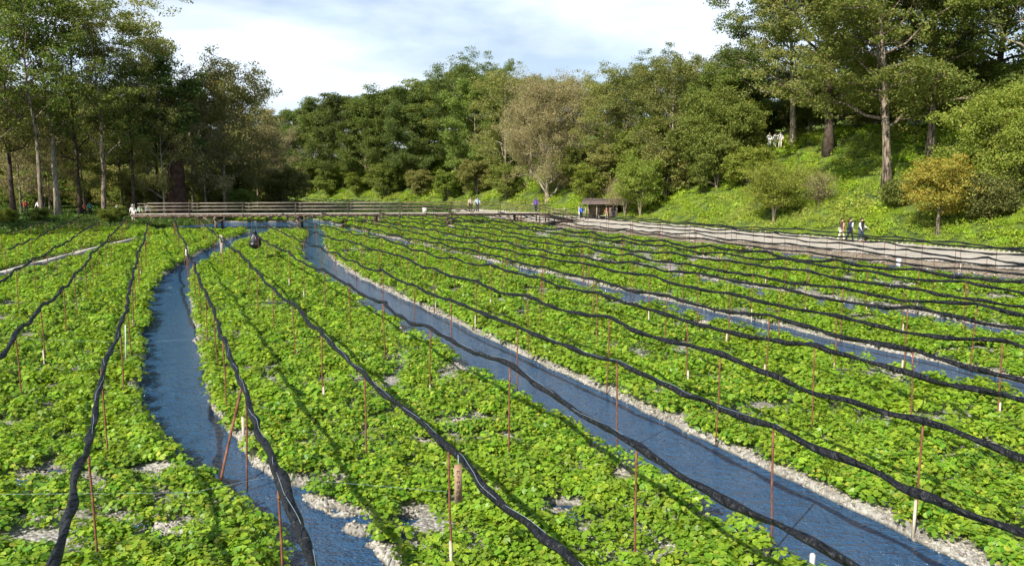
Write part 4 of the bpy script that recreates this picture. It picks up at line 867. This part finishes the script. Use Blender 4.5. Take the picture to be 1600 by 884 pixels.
def person(x, y, z, face, lab, top, bottom, H=1.65, hair=(.02, .015, .012), stride=.18, arm=(.1, .1), skirt=False, inner=None, hat=None, sit=False, sleeve=None, bend=0.):
    """face: heading in radians (0 = +X)"""
    k = H / 1.70; e = empty('person', (x, y, z), face); tag(e, lab, 'person')
    zz = -.42 if sit else 0
    hip = (0, 0, .93 + zz); J = {}
    def pt(n_, p): J[n_] = tuple(c * k for c in p)
    pt('pelvis', hip); pt('waist', (0.01 + bend * .2, 0, 1.10 + zz)); pt('chest', (.02 + bend * .55, 0, 1.30 + zz)); pt('neck', (.02 + bend * .9, 0, 1.44 + zz)); pt('chin', (.04 + bend, 0, 1.51 + zz)); pt('head', (.035 + bend * 1.05, 0, 1.60 + zz)); pt('crown', (.02 + bend * 1.05, 0, 1.67 + zz)); pt('nose', (.125 + bend * 1.05, 0, 1.58 + zz))
    for s, nm_, sg in ((1, 'L', 1), (-1, 'R', -1)):
        st = stride * sg
        pt('hip' + nm_, (0, s * .10, .90 + zz))
        if sit: pt('knee' + nm_, (.42, s * .12, .50)); pt('ank' + nm_, (.45, s * .12, .08))
        else: pt('knee' + nm_, (st * .55 + .03, s * .10, .49)); pt('ank' + nm_, (st * 1.1 - .02, s * .10, .08))
        a = J['ank' + nm_]; J['toe' + nm_] = (a[0] + .16, a[1] + s * .02, .035)
        am = arm[0] if s > 0 else arm[1]
        pt('sh' + nm_, (.01 + bend * .7, s * .18, 1.39 + zz)); pt('el' + nm_, (-st * .5 + bend * .8 + am * .3, s * (.24 + abs(am) * .25), 1.12 + zz)); pt('wr' + nm_, (-st * .9 + am * .9 + .05 + bend, s * (.25 + abs(am) * .4), .90 + zz + max(0, am) * .35))
        wv = Vector(J['wr' + nm_]); dv = (wv - Vector(J['el' + nm_])).normalized(); J['pm' + nm_] = tuple(wv + dv * .08)
        for f_ in range(4): J['f%d' % f_ + nm_] = tuple(wv + dv * (.17 - .012 * abs(f_ - 1.3)) + Vector((.024 * (f_ - 1.5), 0, 0)))
        J['th' + nm_] = tuple(wv + dv * .07 + Vector((.055, 0, 0)))
    names = list(J); ix = {n_: i for i, n_ in enumerate(names)}
    E_ = [('pelvis', 'waist'), ('waist', 'chest'), ('chest', 'neck'), ('neck', 'chin'), ('chin', 'head'), ('head', 'crown'), ('head', 'nose')]
    for q in 'LR': E_ += [('pelvis', 'hip' + q), ('hip' + q, 'knee' + q), ('knee' + q, 'ank' + q), ('ank' + q, 'toe' + q), ('chest', 'sh' + q), ('sh' + q, 'el' + q), ('el' + q, 'wr' + q), ('wr' + q, 'pm' + q), ('pm' + q, 'th' + q)] + [('pm' + q, 'f%d' % f_ + q) for f_ in range(4)]
    rd = {'pelvis': .13, 'waist': .115, 'chest': .135, 'neck': .055, 'chin': .065, 'head': .095, 'crown': .07, 'nose': .012, 'hip': .085, 'knee': .055, 'ank': .04, 'toe': .03, 'sh': .06, 'el': .04, 'wr': .028, 'pm': .03, 'th': .011, 'f0': .010, 'f1': .010, 'f2': .010, 'f3': .009}
    def rad(n_): return (rd[n_] if n_ in rd else rd[n_[:-1]]) * k
    skinned('body', [J[n_] for n_ in names], [(ix[a], ix[b]) for a, b in E_], [rad(n_) for n_ in names], SKIN, e)
    def garment(nm_, keys, edges, grow_, m):
        kx = {n_: i for i, n_ in enumerate(keys)}
        return skinned(nm_, [J[n_] for n_ in keys], [(kx[a], kx[b]) for a, b in edges], [rad(n_) + grow_ for n_ in keys], m, e)
    slv = sleeve or top
    J['hem'] = (J['pelvis'][0], 0, J['pelvis'][2] - .10 * k); rd['hem'] = .14
    garment('jacket', ['chest', 'waist', 'pelvis', 'hem', 'neck'], [('chest', 'waist'), ('waist', 'pelvis'), ('pelvis', 'hem'), ('chest', 'neck')], .035, top)
    for q in 'LR':
        garment('sleeve', ['sh' + q, 'el' + q, 'wr' + q], [('sh' + q, 'el' + q), ('el' + q, 'wr' + q)], .022, slv)
    if inner:
        b = MB(); b.box((J['chest'][0] + .155 * k, 0, 1.14 * k + zz), (.07, .17, .50 * k)); b.build('shirt_front', inner, e)
    if skirt:
        b = MB(); b.tube([(0, 0, (.95 + zz) * k), (.01, 0, .7 * k), (.02, 0, .32 * k)], [.15 * k, .22 * k, .27 * k], 14); b.build('skirt', bottom, e, True)
    else:
        garment('trousers', ['pelvis', 'hipL', 'hipR', 'kneeL', 'kneeR', 'ankL', 'ankR'], [('pelvis', 'hipL'), ('pelvis', 'hipR'), ('hipL', 'kneeL'), ('hipR', 'kneeR'), ('kneeL', 'ankL'), ('kneeR', 'ankR')], .022, bottom)
    hd = J['head']; bm = bmesh.new(); bmesh.ops.create_icosphere(bm, subdivisions=3, radius=.118 * k)
    hc = cm('hair %s' % (hat or 'dark',), hat or hair)
    bmesh.ops.delete(bm, geom=[v for v in bm.verts if v.co.z < (-.01 if v.co.x > -.02 else -.075) * k or (v.co.x > .06 * k and v.co.z < .045 * k)], context='VERTS')
    me = bpy.data.meshes.new('hair'); bm.to_mesh(me); bm.free(); me.materials.append(hc); me.polygons.foreach_set('use_smooth', np.ones(len(me.polygons), dtype=bool))
    h_ = link('hat' if hat else 'hair', me, e); h_.location = (hd[0] - .01, 0, hd[2] + .02)
    if hat:
        b = MB(); b.tube([(hd[0], 0, hd[2] + .02), (hd[0], 0, hd[2] + .045)], [.19 * k, .13 * k], 14); b.build('brim', hc, e)
    b = MB()
    for s in (-1, 1): b.box((hd[0] + .088 * k, s * .034, hd[2] + .012), (.012, .022, .012))
    b.build('eyes', cm('eye', (.02, .015, .01)), e)
    return e
def ground_person(u, v, face, lab, top, bot, **kw):
    x, y, z = hit(u, v); return person(x, y, z, face, lab, top, bot, **kw)
blk = cm('black cloth', (.02, .02, .022)); wht = cm('white cloth', (.72, .72, .70)); nvy = cm('navy cloth', (.02, .028, .05)); jean = cm('blue denim', (.04, .07, .13)); pink = cm('dusty pink cloth', (.55, .27, .22)); crm = cm('cream cloth', (.62, .58, .48)); blu = cm('bright blue cloth', (.06, .14, .55)); prp = cm('purple cloth', (.16, .08, .42)); orng = cm('coral cloth', (.62, .20, .12)); ltb = cm('pale blue cloth', (.42, .52, .60)); bge = cm('beige cloth', (.50, .42, .30)); brn = cm('dark brown cloth', (.05, .035, .03)); teal = cm('teal cloth', (.10, .32, .28)); red = cm('dull red cloth', (.35, .06, .05)); gpl = cm('pale green cloth', (.42, .50, .36))
def path_person(u, v, *a, **kw):
    x, y = P(u, v, .43); return person(x, y, T1(x, y), *a, **kw)
path_person(1314, 377, -1.0, 'person in dark jacket over pink top with wide cream trousers on the path', brn, crm, inner=pink, H=1.66, skirt=False)
path_person(1327, 378, -.75, 'person in open navy jacket over white shirt striding in dark trousers', nvy, nvy, inner=wht, stride=.2, H=1.72)
path_person(1344.5, 377, -1.0, 'person in black vest with white sleeves and jeans swinging one arm', blk, jean, sleeve=wht, stride=.1, arm=(.28, .05), H=1.68)
x, y, z = on_bridge(736, 1.2); person(x, y, z, -1.4, 'person in beige jacket and dark trousers standing on the bridge', bge, blk, stride=.05)
x, y, z = on_bridge(746.5, 1.2); person(x, y, z, -1.7, 'person in pale blue top standing on the bridge beside the beige jacket', ltb, nvy, stride=.05)
x, y, z = on_bridge(837, 1.0); person(x, y, z - .02, -2.0, 'person in purple jacket near the right end of the bridge', prp, nvy, H=1.55, stride=.08, hat=(.10, .12, .30))
x, y = P(908, 343, .43); person(x, y, .42, -1.3, 'person in bright blue jacket between two posts left of the shed', blu, nvy, H=1.55, stride=.05)
x, y = P(948, 342.5, .43); person(x, y, .42, -1.5, 'person in coral top standing before the shed', orng, bge, H=1.5, stride=.05)
x, y = P(958.5, 343, .43); person(x, y, .42, -1.8, 'person in black clothes standing before the shed', blk, nvy, H=1.68, stride=.08)
for u, n_, lab, tp, bt, kw in ((1199, 12.8, 'person in pale grey and white clothes, left of three on the bank top', wht, wht, {}), (1207.5, 12.9, 'person in white bending forward, middle of three on the bank top', wht, wht, dict(bend=.25, H=1.5)), (1216, 12.8, 'person in white shirt and white trousers, right of three on the bank top', wht, crm, dict(H=1.7))):
    x, y, z = bank_at(u, n_); person(x, y, z + .35, -1.6, lab, tp, bt, stride=.06, **kw)
x, y, z = on_bridge(207, .8); person(x, y, .9, -1.2, 'person in white clothes and white hat at the left end of the bridge', wht, wht, H=1.55, stride=.04, hat=(.7, .7, .68))
for u, y, lab, tp, bt, kw in ((183, 84, 'person in white top and dark trousers under the left trees', wht, blk, {}), (218, 84, 'person in pale green top behind the left end of the bridge', gpl, blk, dict(H=1.6)), (229, 86, 'person in white shirt leaning forward behind the left rail', wht, blk, dict(bend=.15)),
                              (140, 92, 'person in teal top on the woodland path', teal, blk, {}), (131, 91, 'person in orange red top on the woodland path', orng, blk, dict(H=1.5)), (60, 93, 'person in white top far left on the woodland path', wht, blk, {}), (40, 94, 'person in dull red top at the far left of the woodland path', red, blk, {})):
    x = (u - 800) / F_PX / 1.005 * y; person(x, y, T1(x, y) + .05, random.uniform(-2.5, -.6), lab, tp, bt, stride=.1, **kw)
# white box on the far bridge rail side
x, y, z = on_bridge(664, 2.2); b = MB(); b.box((x, y, z + .22), (.42, .3, .44)); b.box((x, y, z + .46), (.46, .34, .04)); tag(b.build('white_box', M['white']), 'small white box standing on the bridge deck', 'box')
print('objects', len(bpy.data.objects))
